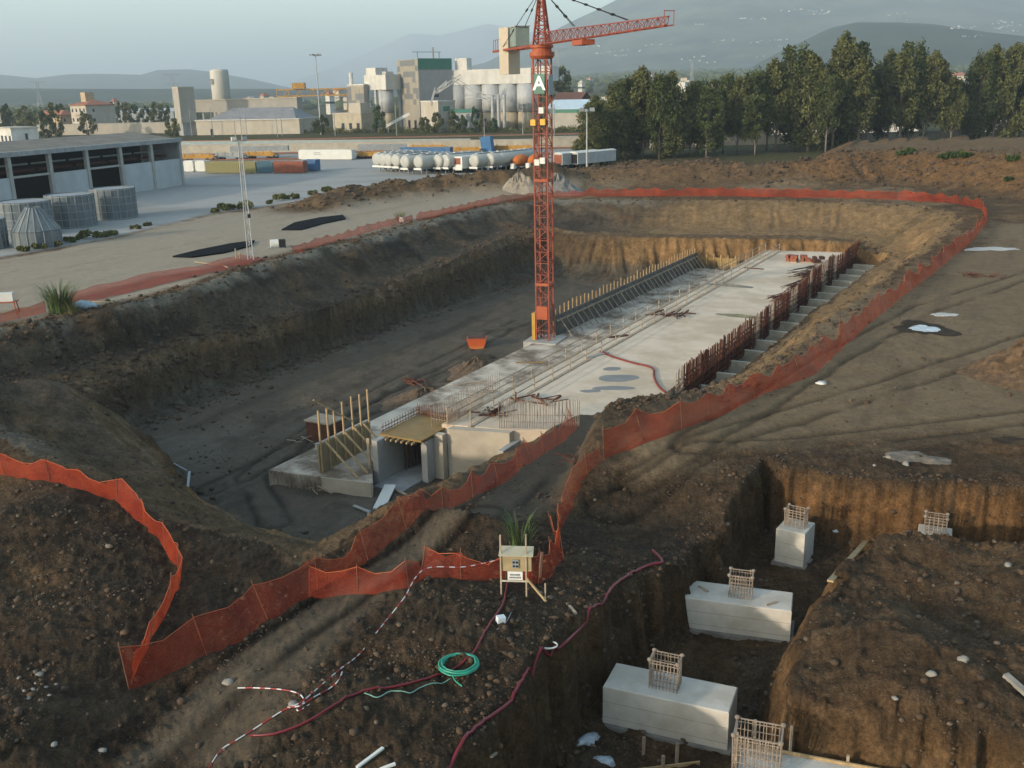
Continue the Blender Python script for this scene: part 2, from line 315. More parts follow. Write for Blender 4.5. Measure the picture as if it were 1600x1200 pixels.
# ---------------------------------------------------------------- materials
MATS={}
def M(name,col,rough=.8,amt=.25,scale=2.,bump=0.,metal=0.,bscale=None,streak=0.,spec=.3,dirt=None,dirtamt=0.,dscale=.6):
    if name in MATS:return MATS[name]
    m=bpy.data.materials.new(name);m.use_nodes=True;t=m.node_tree;N=t.nodes;L=t.links;b=N['Principled BSDF']
    b.inputs['Roughness'].default_value=rough;b.inputs['Metallic'].default_value=metal;b.inputs['Specular IOR Level'].default_value=spec
    tc=N.new('ShaderNodeTexCoord');n=N.new('ShaderNodeTexNoise');n.inputs['Scale'].default_value=scale;n.inputs['Detail'].default_value=5;n.inputs['Roughness'].default_value=.6
    L.new(tc.outputs['Object'],n.inputs['Vector'])
    r=N.new('ShaderNodeMapRange');r.inputs[1].default_value=.3;r.inputs[2].default_value=.7;r.inputs[3].default_value=1-amt;r.inputs[4].default_value=1+amt*.7
    L.new(n.outputs[0],r.inputs[0])
    v=N.new('ShaderNodeVectorMath');v.operation='SCALE';v.inputs[0].default_value=col;L.new(r.outputs[0],v.inputs['Scale'])
    out=v.outputs[0]
    if dirt:
        n2=N.new('ShaderNodeTexNoise');n2.inputs['Scale'].default_value=dscale;n2.inputs['Detail'].default_value=6;n2.inputs['Roughness'].default_value=.65
        mp=N.new('ShaderNodeMapping');mp.inputs['Scale'].default_value=(1,1,.25 if streak else 1);L.new(tc.outputs['Object'],mp.inputs[0]);L.new(mp.outputs[0],n2.inputs['Vector'])
        r2=N.new('ShaderNodeMapRange');r2.inputs[1].default_value=.43;r2.inputs[2].default_value=.61;r2.inputs[4].default_value=dirtamt
        L.new(n2.outputs[0],r2.inputs[0]);mx=N.new('ShaderNodeMix');mx.data_type='RGBA';L.new(r2.outputs[0],mx.inputs[0]);L.new(out,mx.inputs[6]);mx.inputs[7].default_value=(*dirt,1);out=mx.outputs[2]
    L.new(out,b.inputs['Base Color'])
    if bump:
        bn=N.new('ShaderNodeBump');bn.inputs['Strength'].default_value=bump;bn.inputs['Distance'].default_value=.05
        n3=N.new('ShaderNodeTexNoise');n3.inputs['Scale'].default_value=bscale or scale*4;n3.inputs['Detail'].default_value=4;L.new(tc.outputs['Object'],n3.inputs['Vector']);L.new(n3.outputs[0],bn.inputs['Height']);L.new(bn.outputs[0],b.inputs['Normal'])
    MATS[name]=m;return m
def soil_mat():
    m=bpy.data.materials.new('soil');m.use_nodes=True;t=m.node_tree;N=t.nodes;L=t.links;b=N['Principled BSDF'];b.inputs['Roughness'].default_value=.95;b.inputs['Specular IOR Level'].default_value=.08
    a=N.new('ShaderNodeAttribute');a.attribute_name='soil'
    g=N.new('ShaderNodeNewGeometry');fac=None;out=a.outputs[0];v=N.new('ShaderNodeVectorMath');v.operation='MULTIPLY';v.inputs[1].default_value=(.78,.715,.60);L.new(out,v.inputs[0]);out=v.outputs[0]
    for sc,lo,hi in((9.,.58,1.45),(.9,.68,1.36),(2.6,.66,1.40),(38.,.72,1.32)):
        n=N.new('ShaderNodeTexNoise');n.inputs['Scale'].default_value=sc;n.inputs['Detail'].default_value=5;n.inputs['Roughness'].default_value=.7;L.new(g.outputs['Position'],n.inputs['Vector'])
        r=N.new('ShaderNodeMapRange');r.inputs[1].default_value=.3;r.inputs[2].default_value=.7;r.inputs[3].default_value=lo-1;r.inputs[4].default_value=hi-1;L.new(n.outputs[0],r.inputs[0]);ma=N.new('ShaderNodeMath');ma.operation='MULTIPLY_ADD';L.new(r.outputs[0],ma.inputs[0]);L.new(a.outputs[3],ma.inputs[1]);ma.inputs[2].default_value=1.
        v=N.new('ShaderNodeVectorMath');v.operation='SCALE';L.new(out,v.inputs[0]);L.new(ma.outputs[0],v.inputs['Scale']);out=v.outputs[0]
    L.new(out,b.inputs['Base Color'])
    bn=N.new('ShaderNodeBump');L.new(a.outputs[3],bn.inputs['Strength']);bn.inputs['Distance'].default_value=.085
    n=N.new('ShaderNodeTexNoise');n.inputs['Scale'].default_value=6;n.inputs['Detail'].default_value=6;n.inputs['Roughness'].default_value=.7;L.new(g.outputs['Position'],n.inputs['Vector']);L.new(n.outputs[0],bn.inputs['Height']);L.new(bn.outputs[0],b.inputs['Normal'])
    return m
SOIL=soil_mat();HAZE=1.9e-4
# ---------------------------------------------------------------- the ground: one polar sheet, finer where it is near
def build_ground():
    ang=np.concatenate([np.linspace(-math.pi,-.62,60)[:-1],np.linspace(-.62,.62,960),np.linspace(.62,math.pi,60)[1:-1]])
    r=[1.,4.,8.,13.,16.]
    while r[-1]<190:r.append(r[-1]*(1.0017 if 129<r[-1]<147 else 1.005))
    while r[-1]<500:r.append(r[-1]*1.012)
    while r[-1]<24000:r.append(r[-1]*1.08)
    r=np.array(r);A,Rr=np.meshgrid(ang,r);X=(Rr*np.sin(A)).ravel();Y=(Rr*np.cos(A)).ravel()
    Z,C,K=ground(X,Y);RG_=ground.rough;nr,na=Rr.shape
    # the plain is flat; the sheet curves down under the far hills
    i,j=np.meshgrid(np.arange(nr-1),np.arange(na),indexing='ij');j2=(j+1)%na
    Fq=np.stack([i*na+j,i*na+j2,(i+1)*na+j2,(i+1)*na+j],-1).reshape(-1,4)
    V=np.stack([X,Y,Z],-1);kf=K[Fq].max(1);kmin=K[Fq].min(1)
    for k,name in((0,'ground'),(1,'excavation_pit'),(2,'yard_paving')):
        f=Fq[kf==k];u,inv=np.unique(f,return_inverse=True)
        o=npmesh(name,V[u],inv.reshape(-1,4),SOIL,smooth=True,cols=C[u],alp=RG_[u]);tag(o,kind='structure')
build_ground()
# ================================================================ far land
def arr_interp(pts):
    xs=[p[0] for p in pts];ys=[p[1] for p in pts];return lambda x:np.interp(x,xs,ys)
def px_of(X,Y):return 790+F*X/np.maximum(Y,1.)/math.cos(PITCH)
def horizon(px):return 140-(px-800)*.0227
LANDS=dict(
 mountain=(6200.,3300.,arr_interp([(520,150),(600,131),(680,117),(760,99),(800,80),(840,62),(900,33),(970,0),(1100,-45),(1200,-58),(1400,-52),(1600,-15),(1800,40),(2100,105)]),(.050,.062,.040),1.15),
 far_ridge=(13500.,10500.,arr_interp([(300,175),(450,132),(520,108),(590,80),(645,56),(690,58),(765,41),(820,52),(900,62),(1000,90)]),(.24,.25,.25),1.),  # ridge colour lightened so that it fades like thicker haze
 left_hills=(7000.,4600.,arr_interp([(-400,135),(-100,122),(0,118),(60,124),(110,118),(150,117),(225,118),(250,111),(300,110),(340,115),(400,126),(470,142),(560,152)]),(.035,.05,.035),1.1),
 wooded_hill=(3100.,2300.,arr_interp([(1080,140),(1160,112),(1215,82),(1290,47),(1330,38),(1400,37),(1460,41),(1540,52),(1600,58),(1700,72),(1850,110)]),(.022,.034,.018),1.1))
def land_z(name,X,Y):
    D,D0,fn,_,e=LANDS[name];R=np.hypot(X,Y);px=px_of(X,Y);hp=np.maximum(horizon(px)-fn(px),0)
    h=hp/F/1.088*D*np.cos(np.arctan2(X,Y))+H*(hp>0)
    t=np.clip((R-D0)/(D-D0),0,1)
    t=np.where(name=='mountain',t**1.35,sstep(0,1,t));b=np.clip(1-(R-D)/(D*.6),0,1)
    n=fbm(X/(D*.045),Y/(D*.045),7,5)
    return h*t*b*(1+.10*n*(1-t*.75))-25*(1-sstep(0,.04,t))
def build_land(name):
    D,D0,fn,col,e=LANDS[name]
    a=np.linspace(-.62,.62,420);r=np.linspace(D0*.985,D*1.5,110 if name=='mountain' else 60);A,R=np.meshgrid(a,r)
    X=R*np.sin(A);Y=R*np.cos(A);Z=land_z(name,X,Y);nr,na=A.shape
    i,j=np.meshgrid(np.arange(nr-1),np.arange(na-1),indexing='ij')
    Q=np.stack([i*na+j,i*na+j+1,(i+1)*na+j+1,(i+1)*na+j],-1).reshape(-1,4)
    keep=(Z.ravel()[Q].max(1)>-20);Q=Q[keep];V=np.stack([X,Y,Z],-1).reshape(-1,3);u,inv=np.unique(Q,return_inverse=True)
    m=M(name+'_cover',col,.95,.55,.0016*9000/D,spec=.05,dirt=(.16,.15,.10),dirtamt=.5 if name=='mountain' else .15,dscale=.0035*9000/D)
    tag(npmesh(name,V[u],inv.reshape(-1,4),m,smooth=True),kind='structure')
for k in LANDS:build_land(k)
# haze: one even box round everything
hm=bpy.data.materials.new('haze');hm.use_nodes=True;t=hm.node_tree
for n in list(t.nodes):
    if n.type=='BSDF_PRINCIPLED':t.nodes.remove(n)
pv=t.nodes.new('ShaderNodeVolumePrincipled');pv.inputs['Density'].default_value=HAZE;pv.inputs['Color'].default_value=(.77,.91,.99,1);pv.inputs['Anisotropy'].default_value=0.1
t.links.new(pv.outputs[0],[n for n in t.nodes if n.type=='OUTPUT_MATERIAL'][0].inputs['Volume'])
tag(MB().bx(-26000,26000,-26000,26000,-60,950).build('haze',hm),kind='stuff')
# ---------------------------------------------------------------- instancing of small shapes into one mesh (stuff) or single meshes
def ico(sub=1):
    import bmesh
    b=bmesh.new();bmesh.ops.create_icosphere(b,subdivisions=sub,radius=1);V=np.array([v.co[:] for v in b.verts]);Fc=np.array([[v.index for v in f.verts] for f in b.faces]);b.free();return V,Fc
ICO1=ico(1);ICO2=ico(2)
def scatter(T,pos,scl,seed=0,jit=.25,flat=None):
    r=np.random.default_rng(seed);V,Fc=T;n=len(pos);a=r.uniform(0,6.28,n);ca,sa=np.cos(a)[:,None],np.sin(a)[:,None]
    W=V[None]*(1+r.uniform(-jit,jit,(n,len(V),1)));W=W*np.asarray(scl)[:,None,:]
    x=W[...,0]*ca-W[...,1]*sa;y=W[...,0]*sa+W[...,1]*ca
    W=np.stack([x,y,W[...,2]],-1)+np.asarray(pos)[:,None,:]
    Q=(Fc[None]+(np.arange(n)*len(V))[:,None,None]).reshape(-1,3);return W.reshape(-1,3),Q
LEAFM=[M('leaf_dark',(.064,.078,.026),.75,.55,.35,spec=.15),M('leaf_olive',(.105,.108,.036),.75,.5,.4,spec=.15),M('leaf_green',(.055,.085,.025),.7,.5,.5,spec=.15),M('leaf_yellow',(.11,.12,.035),.7,.4,.8,spec=.15)]
BARK=M('bark',(.20,.165,.125),.9,.4,1.5,.4)
def leaf_cloud(centres,rad,per,size,seed,droop=.35):
    """many small leaf faces spread through clumps"""
    r=np.random.default_rng(seed);C=np.repeat(np.asarray(centres,float),per,0);RR=np.repeat(np.asarray(rad,float),per,0)
    d=r.normal(size=(len(C),3));d/=np.linalg.norm(d,axis=1)[:,None];q=r.uniform(0,1,len(C))**.45
    p=C+d*q[:,None]*RR
    u=r.normal(size=(len(C),3));u[:,2]-=droop*2;u/=np.linalg.norm(u,axis=1)[:,None];v=np.cross(u,r.normal(size=(len(C),3)));v/=np.linalg.norm(v,axis=1)[:,None]
    s=size*r.uniform(.5,1.4,(len(C),1));a=u*s;b=v*s*.45
    V=np.stack([p-a,p+b,p+a,p-b],1).reshape(-1,3);Q=np.arange(len(V)).reshape(-1,4);return V,Q
def make_tree(name,seed,h,cw,base,nl,per,leaf,mat,label,cat,group,trunk_r=.28,shape='egg'):
    r=np.random.default_rng(seed);root=empty(name,(0,0,0),0,label,cat,group)
    tr=MB();lean=r.normal(size=2)*.03*h;pts=[(lean[0]*t*t,lean[1]*t*t,h*.86*t) for t in np.linspace(0,1,7)]
    tr.tube(pts,[trunk_r*(1-.85*t) for t in np.linspace(0,1,7)],7)
    cen=[];rad=[]
    for i in range(nl):
        t=(i+r.uniform(0,1))/nl;z=base*h+(1-base)*h*t*.97
        env={'egg':math.sin(math.pi*min(1,.16+.84*t))**.7,'round':math.sqrt(max(.05,1-(2*t-1)**2)),'col':.55+.45*math.sin(math.pi*min(1,t*1.05))}[shape]
        a=r.uniform(0,6.28);q=cw*env*r.uniform(.25,1.)**.6;c=(lean[0]+q*math.cos(a),lean[1]+q*math.sin(a),z)
        s=cw*r.uniform(.20,.40)*(.65+.35*env);cen.append(c);rad.append((s,s,s*r.uniform(1.0,1.9)))
        z0=max(.12*h,z-q*.9-.06*h);f=z0/(h*.86);b0=(lean[0]*min(1,f)**2,lean[1]*min(1,f)**2,min(z0,h*.84))
        if i%2==0:tr.tube([b0,((b0[0]+c[0])/2,(b0[1]+c[1])/2,(b0[2]+c[2])/2+.1*q),c],[trunk_r*.35,trunk_r*.22,trunk_r*.08],5)
    tr.build('trunk',BARK,root,True)
    V,Q=leaf_cloud(cen,rad,per,leaf,seed+1);npmesh('crown',V,Q,mat,root)
    return root
def place(o,x,y,z,rz,s):
    o.location=(x,y,z);o.rotation_euler=(0,0,rz);o.scale=(s,s,s) if not hasattr(s,'__len__') else s
# ================================================================ yard, railway and buildings
WHITE=M('white_render',(.54,.52,.465),.85,.10,.5,.1,dirt=(.36,.34,.29),dirtamt=.5,dscale=.35,streak=1)
CREAM=M('cream_render',(.42,.375,.30),.9,.12,.4,.1,dirt=(.33,.29,.23),dirtamt=.5,dscale=.3,streak=1)
BEIGE=M('beige_cladding',(.33,.30,.25),.85,.12,.3,dirt=(.28,.26,.22),dirtamt=.5,dscale=.2,streak=1)
CONC=M('concrete',(.34,.33,.30),.9,.14,1.2,.25,dirt=(.30,.285,.25),dirtamt=.6,dscale=.9)
CONCG=M('grey_concrete',(.30,.305,.30),.9,.16,1.,.25,dirt=(.20,.20,.19),dirtamt=.6,dscale=.7,streak=1)
GREY=M('grey_metal',(.26,.28,.285),.6,.15,1.,dirt=(.16,.15,.14),dirtamt=.4)
LGREY=M('light_grey_metal',(.38,.39,.385),.55,.12,.8,dirt=(.3,.29,.27),dirtamt=.5,streak=1)
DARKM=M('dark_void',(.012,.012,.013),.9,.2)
BLACKM=M('black_rubber',(.02,.02,.021),.8,.2)
GLASS=M('window_glass',(.03,.04,.045),.12,.1,spec=.6)
ROOFG=M('roof_sheet',(.20,.175,.135),.85,.25,.4,.2,dirt=(.13,.12,.10),dirtamt=.6,dscale=.3)
TILE=M('roof_tile',(.30,.125,.075),.9,.3,1.5)
YEL=M('yellow_paint',(.40,.21,.03),.6,.2,.8,dirt=(.25,.13,.04),dirtamt=.6)
BLUE=M('blue_paint',(.03,.11,.24),.55,.15,.6,dirt=(.08,.12,.18),dirtamt=.5)
GREENP=M('green_paint',(.05,.16,.11),.7,.15,.6)
REDB=M('red_brown_paint',(.24,.075,.04),.7,.25,.8)
OLIVEP=M('olive_paint',(.23,.21,.09),.75,.2,.6,dirt=(.16,.14,.07),dirtamt=.5)
WPAINT=M('white_paint',(.60,.60,.55),.55,.07,.6,dirt=(.55,.54,.48),dirtamt=.5,streak=1)
ORANGE=M('orange_paint',(.46,.13,.02),.6,.15,.8,dirt=(.35,.12,.04),dirtamt=.5)
PALEB=M('pale_blue_sheet',(.42,.52,.58),.5,.1,.5)
CHK_A=M('checker_grey_panel',(.15,.155,.155),.85,.12,.5);CHK_B=M('checker_tan_panel',(.28,.25,.195),.85,.12,.5)
def cb(name,pxc,D,b,pl,pr,label,cat,group=None,z0=0.):
    """a building's nearest corner; local x runs along the right wall, local y along the left wall"""
    b=math.radians(b);c=PD(pxc,300,D);z0=z0 if D<560 else max(0,gz(c[0],c[1]))-.3;root=empty(name,(c[0],c[1],z0),b,label,cat,group)
    return root,pr*D/F/max(math.cos(b),.05),pl*D/F/max(math.sin(b),.05)
def zt(py,px,D):return float(PD(px,py,D)[2])
def windows(root,face,L,z0,nx,nz,w,h,dx,dz,mat=GLASS,start=None,frame=None,off=0.):
    for i in range(nx):
        for k in range(nz):
            a=(start if start is not None else dx*.5)+i*dx;z=z0+k*dz;m=MB();f=MB()
            if face=='y':m.box((a,-.03+off,z+h/2),(w,.10,h));f.box((a,-.05+off,z-.06),(w+.3,.16,.12))
            else:m.box((-.03+off,a,z+h/2),(.10,w,h));f.box((-.05+off,a,z-.06),(.16,w+.3,.12))
            o=m.build('window',mat,root)
            if frame:f.build('sill',frame,o)
def gable(root,wx,wy,z,rise,mat,along='x',ov=.5,name='roof'):
    m=MB()
    if along=='x':pl=[(-ov,z),(wy/2,z+rise),(wy+ov,z),(wy+ov,z-.18),(wy/2,z+rise-.2),(-ov,z-.18)];m.ext(pl,(-ov,0,0),(0,1,0),(0,0,1),(1,0,0),wx+2*ov)
    else:pl=[(-ov,z),(wx/2,z+rise),(wx+ov,z),(wx+ov,z-.18),(wx/2,z+rise-.2),(-ov,z-.18)];m.ext(pl,(0,-ov,0),(1,0,0),(0,0,1),(0,1,0),wy+2*ov)
    return m.build(name,mat,root)
def hip(root,wx,wy,z,rise,mat,ov=.6):
    m=MB();i=min(wx,wy)*.45;a,b=-ov,-ov;c,d=wx+ov,wy+ov
    if wx>wy:r=[(a+i,wy/2),(c-i,wy/2)]
    else:r=[(wx/2,b+i),(wx/2,d-i)]
    vs=[(a,b,z),(c,b,z),(c,d,z),(a,d,z),(*r[0],z+rise),(*r[1],z+rise),(a,b,z-.2),(c,b,z-.2),(c,d,z-.2),(a,d,z-.2)]
    f=[(0,1,5,4),(1,2,5),(2,3,4,5),(3,0,4)] if wx>wy else [(0,1,4),(1,2,5,4),(2,3,5),(3,0,4,5)]
    m.add(vs,f+[(0,6,7,1),(1,7,8,2),(2,8,9,3),(3,9,6,0),(6,9,8,7)]);return m.build('roof',mat,root)
# ---- open hangar on the left
a=P(287,289,0);b_=P(-120,352,0);ax=a-b_;Lh=np.linalg.norm(ax[:2]);rz=math.atan2(ax[1],ax[0])
hg=empty('hangar',b_,rz,'long grey open-sided hangar with a sheet roof and dark bays at the yard edge','hangar')
W_=22.;hh=8.4;bay=Lh/7.;m=MB();pr=MB();lint=MB();void=MB();strip=MB()
wl=M('hangar_wall',(.40,.42,.42),.9,.1,.5,.1,dirt=(.30,.30,.29),dirtamt=.5,dscale=.3,streak=1)
open_b={1,4};open_b={4,2}
for i in range(7):
    x0=Lh-(i+1)*bay;x1=Lh-i*bay
    if i in(2,4,6):
        MB().bx(x0+.35,x1-.35,-.02,.30,5.0,5.35).build('lintel',CONC,hg)
    else:MB().bx(x0+.35,x1-.35,.0,.30,0,5.2).build('bay_wall',wl,hg)
for i in range(8):
    pr.bx(Lh-i*bay-.35,Lh-i*bay+.35,-.18,.45,0,hh)
MB().bx(-.3,0,.46,W_,0,hh).build('end_wall',wl,hg);MB().bx(Lh+.002,Lh+.3,.46,W_,0,hh).build('end_wall',wl,hg);MB().bx(0,Lh-.36,9.,9.3,0,hh).build('inner_wall',DARKM,hg);MB().bx(.1,Lh-.4,.5,9,.012,.05).build('inner_floor',M('shade_dark_floor',(.03,.03,.03),.9,.3),hg)  # inner wall and floor near black to paint the deep shade inside

for i in range(8):
    MB().bx(Lh-i*bay-.35,Lh-i*bay+.35,-.18,.45,0,hh).build('column',CONC,hg)
MB().bx(-.5,Lh+.5,-.5,.5,hh,hh+.75).build('fascia',CONCG,hg)
gm=MB();pl=[(.5,hh+.6),(W_/2,hh+1.9),(W_+.5,hh+.6),(W_+.5,hh+.4),(W_/2,hh+1.65),(.5,hh+.4)];gm.ext(pl,(-.5,0,0),(0,1,0),(0,0,1),(1,0,0),Lh+1.);gm.build('roof',ROOFG,hg)
for i in range(7):
    x0=Lh-(i+1)*bay;x1=Lh-i*bay
    bm=MB();bm.bx(x0+.4,x1-.4,3.,3.3,5.6,6.05);bm.build('inner_beam',M('shade_dark_red',(.07,.022,.015),.9,.3),hg)  # beam red darkened to suit the shade painted inside the hangar
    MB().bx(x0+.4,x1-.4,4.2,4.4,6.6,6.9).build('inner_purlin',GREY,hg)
# ---- concrete ring forms
def ring_form(pxc,pyb,wpx,pyt,cone=False):
    c=P(pxc,pyb,0);D=c[1];r=wpx/2*math.hypot(c[0],c[1])/F;c=c+np.array([c[0],c[1],0])/np.hypot(c[0],c[1])*r
    zt_=max(2.,zt(pyt,pxc,D-.0));return c,r,zt_
STEELF=M('form_steel',(.10,.125,.135),.6,.22,1.2,.1,dirt=(.24,.24,.22),dirtamt=.45,dscale=.7,streak=1)
forms=[(115,357,66,306,0,'open-topped steel silo ring, middle of the three drums beside the hangar'),(181,344,62,296,0,'open-topped steel silo ring standing alone nearest the hangar doors, rightmost drum'),(44,371,72,317,0,'open-topped steel silo ring half hidden behind the cone-topped one'),(-22,392,60,345,0,'steel silo ring cut off by the left edge of the photo')]
for px,pyb,wp,pyt,_,lab in forms:
    c,r,z=ring_form(px,pyb,wp,pyt);e=empty('silo_ring',c,.3,lab,'silo ring','steel silo rings stored in the yard')
    h_=max(3.4,z);m=MB();m.lathe((0,0,0),[(r,0),(r,h_),(r-.12,h_),(r-.12,.1)],32);m.build('shell',STEELF,e)
    m=MB()
    for k in range(5):m.lathe((0,0,h_*(k+.1)/4.3),[(r+.003,0),(r+.09,0),(r+.09,.09),(r+.003,.09)],32)
    m.build('hoop',GREY,e);m=MB()
    for k in range(20):
        t=6.283*k/20;m.beam(((r+.05)*math.cos(t),(r+.05)*math.sin(t),0),((r+.05)*math.cos(t),(r+.05)*math.sin(t),h_),.10)
    m.build('stiffener',GREY,e)
c=P(60,384,0);e=empty('silo_cone',c,.2,'steel silo ring topped with a truncated cone, in front of the drums','silo cone');r=2.75;m=MB()
m.lathe((0,0,0),[(r,0),(r,1.9),(r-.1,1.9),(r-.1,.1)],28);m.build('shell',STEELF,e);m=MB();m.lathe((0,0,1.95),[(r,0),(.75,2.7),(.65,2.7),(r-.15,0)],28);m.build('cone',STEELF,e)
m=MB()
for k in range(18):
    t=6.283*k/18;m.beam((r*math.cos(t),r*math.sin(t),2),(.78*math.cos(t),.78*math.sin(t),4.65),.10)
    m.beam((1.01*r*math.cos(t),1.01*r*math.sin(t),0),(1.01*r*math.cos(t),1.01*r*math.sin(t),1.9),.10)
m.build('stiffener',GREY,e)
# ---- lattice lamp mast by the pit
c=P(392,408,0);e=empty('lattice_mast',c,.3,'slim grey lattice mast standing at the left pit edge','mast');m=MB();hM=12.4
for x,y in((-.28,-.16),(.28,-.16),(0,.30)):m.beam((x,y,0),(x*.6,y*.6,hM),.075)
for k in range(24):
    z0=hM*k/24;z1=hM*(k+1)/24;q=[(-.28,-.16),(.28,-.16),(0,.30)];s=1-.4*k/24
    for i in range(3):
        p0=q[i];p1=q[(i+1)%3];m.beam((p0[0]*s,p0[1]*s,z0),(p1[0]*s,p1[1]*s,z1 if k%2 else z0+.02),.035)
m.build('lattice',LGREY,e);m=MB();m.box((0,0,hM+.1),(1.5,.12,.12));m.build('crossarm',LGREY,e)
for x in(-.55,.5):
    f=MB();f.box((x,-.2,hM+.32),(.5,.35,.36),.2);f.build('floodlight',WPAINT if x<0 else GREY,e)
MB().box((.25,-.15,4.8),(.3,.3,.4)).build('junction_box',BLACKM,e)
m=MB();m.box((-1.6,.2,.5),(.12,.12,1.7));m.box((-1.25,.35,.4),(.12,.12,1.3));tag(m.build('timber_stake',M('old_timber',(.30,.24,.16),.9,.3,3.)),'pair of weathered timber stakes beside the lattice mast','stakes').location=c
# ---- tall floodlight column
def col_light(px,pyb,D,ytop,lab,r=.38,n=6):
    c=PD(px,pyb,D);c[2]=0;h=zt(ytop,px,D);e=empty('light_column',c,0,lab,'light mast');MB().tube([(0,0,0),(0,0,h*.5),(0,0,h)],[r,r*.75,r*.5],10).build('pole',LGREY,e)
    MB().cyl((0,0,h-.3),(0,0,h+.2),r*2.6,10).build('head_frame',GREY,e)
    for k in range(n):
        t=6.283*k/n;MB().box((r*5.2*math.cos(t),r*5.2*math.sin(t),h+.1),(.95,.7,.7),t).build('floodlight',GREY,e)
col_light(502,211,440,86,'very tall slender floodlight column beside the cement works')
col_light(917,246,205,172,'grey street light column before the eucalyptus trees',.2,2)
# ---- long beige works with block tower at left
D=462;e,wx,wy=cb('conveyor_tower',296,D,38,15,19,'plain beige block tower at the end of the long sloping conveyor house','tower');z=zt(137,296,D)
MB().bx(0,wx,0,wy,5.5,z).build('shaft',BEIGE,e);MB().bx(.6,wx-.6,.6,wy-.6,0,5.48).build('base',CONCG,e);MB().bx(-.2,wx+.2,-.2,wy+.2,z,z+.5).build('parapet',CREAM,e)
e,wx,wy=cb('works_hall',476,455,80,166,2,'long low cream factory hall with a grey shed roof below the conveyor house','factory');wx=26.;z=zt(188,400,455)
MB().bx(0,wx,0,wy*.99,0,z).build('wall',CREAM,e);m=MB();y0,y1=wy*.08,wy*.78
m.add([(-.5,y0-3,z),(-.5,y1+6,z),(14,y1-2,z+5.2),(14,y0+4,z+5.2),(wx,y0-3,z),(wx,y1+6,z)],[(0,3,2,1),(4,5,2,3),(0,4,3),(1,2,5)]);m.build('roof',M('shed_roof',(.22,.215,.215),.8,.2,.3),e)
MB().bx(-.45,wx,-.2,wy,z+.002,z+.45).build('eaves',WHITE,e)
MB().bx(-.06,.05,wy*.83,wy*.83+1.3,0,2.6).build('door',DARKM,e)
e,wx,wy=cb('conveyor_house',475,478,82,163,2,'raised beige conveyor house sloping gently above the factory roof','conveyor house');z=zt(153,475,478);m=MB()
zl=zt(158,312,478);m.ext([(0,z-6.2),(0,z),(wy,zl),(wy,zl-5)],(0,0,0),(0,1,0),(0,0,1),(1,0,0),8.);m.build('gallery',BEIGE,e)
m=MB();m.ext([(-.3,z),(-.3,z+.5),(wy+.3,zl+.5),(wy+.3,zl)],(-.4,0,0),(0,1,0),(0,0,1),(1,0,0),8.8);m.build('roof',CREAM,e)
m=MB()
for k in range(8):MB().bx(1,1.8,wy*(k+.3)/8,wy*(k+.3)/8+.8,0,zl-5.3).build('trestle',CONCG,e)
D=520;c=PD(347,160,D);e=empty('storage_silo',(c[0],c[1],0),0,'lone pale concrete storage silo rising behind the conveyor house','silo');r=13.5*D/F;z=zt(109,347,D)
MB().lathe((0,0,0),[(r,0),(r,z-.8),(r*.97,z),(r*.3,z+.4)],32).build('barrel',M('silo_concrete',(.47,.45,.39),.9,.1,.3,dirt=(.36,.34,.29),dirtamt=.4,dscale=.1,streak=1),e,True)
MB().box((-r*.7,-r*.8,z-5.5),(1.8,1.6,2.4)).build('bracket',CONCG,e)
# ---- low annex left of the checker tower
e,wx,wy=cb('brick_annex',572,452,60,48,5,'low cream and tan annex with small boxes on its roof','annex');z=zt(178,560,452)
MB().bx(0,wx+7,0,wy,0,z).build('wall',M('tan_block',(.38,.33,.24),.9,.2,.5),e);MB().bx(-.2,wx+7.2,-.2,wy+.2,z,z+.5).build('roof_slab',CREAM,e);MB().bx(1,wx+5,1,wy*.45,z+.51,z+4.6).build('roof_room',CREAM,e)
windows(e,'x',wy,1.5,3,1,1.6,2.6,4.2,3)
# ---- checker hall
def checker(root,wx,wy,z0,z1,step,face,name='checker_panel'):
    A=MB();B=MB();L=wy if face=='x' else wx;n=int(round(L/step));s=L/n;k=int(round((z1-z0)/step));h=(z1-z0)/k
    for i in range(n):
        for j in range(k):
            m=A if _hash(np.array(i*7+3),np.array(j*13+1),5)>.5 else B
            if face=='x':m.bx(-.08,.0-.003,i*s+.03,i*s+s-.03,z0+j*h+.03,z0+j*h+h-.03)
            else:m.bx(i*s+.03,i*s+s-.03,-.08,-.003,z0+j*h+.03,z0+j*h+h-.03)
    A.build(name,CHK_A,root);B.build(name,CHK_B,root)
D=460;e,wx,wy=cb('checker_hall',578,D,55,28,5,'smaller hall clad in grey and tan chequered panels','hall');z=zt(133,578,D)
MB().bx(0,wx,0,wy,0,z).build('wall',BEIGE,e);checker(e,wx,wy,8,z-.6,2.6,'x');MB().bx(-.15,wx+.15,-.15,wy+.15,z,z+.5).build('roof_slab',WHITE,e);MB().cyl((1.5,wy-1.5,z),(1.5,wy-1.5,z+5.5),.9,10).build('chimney',WHITE,e)
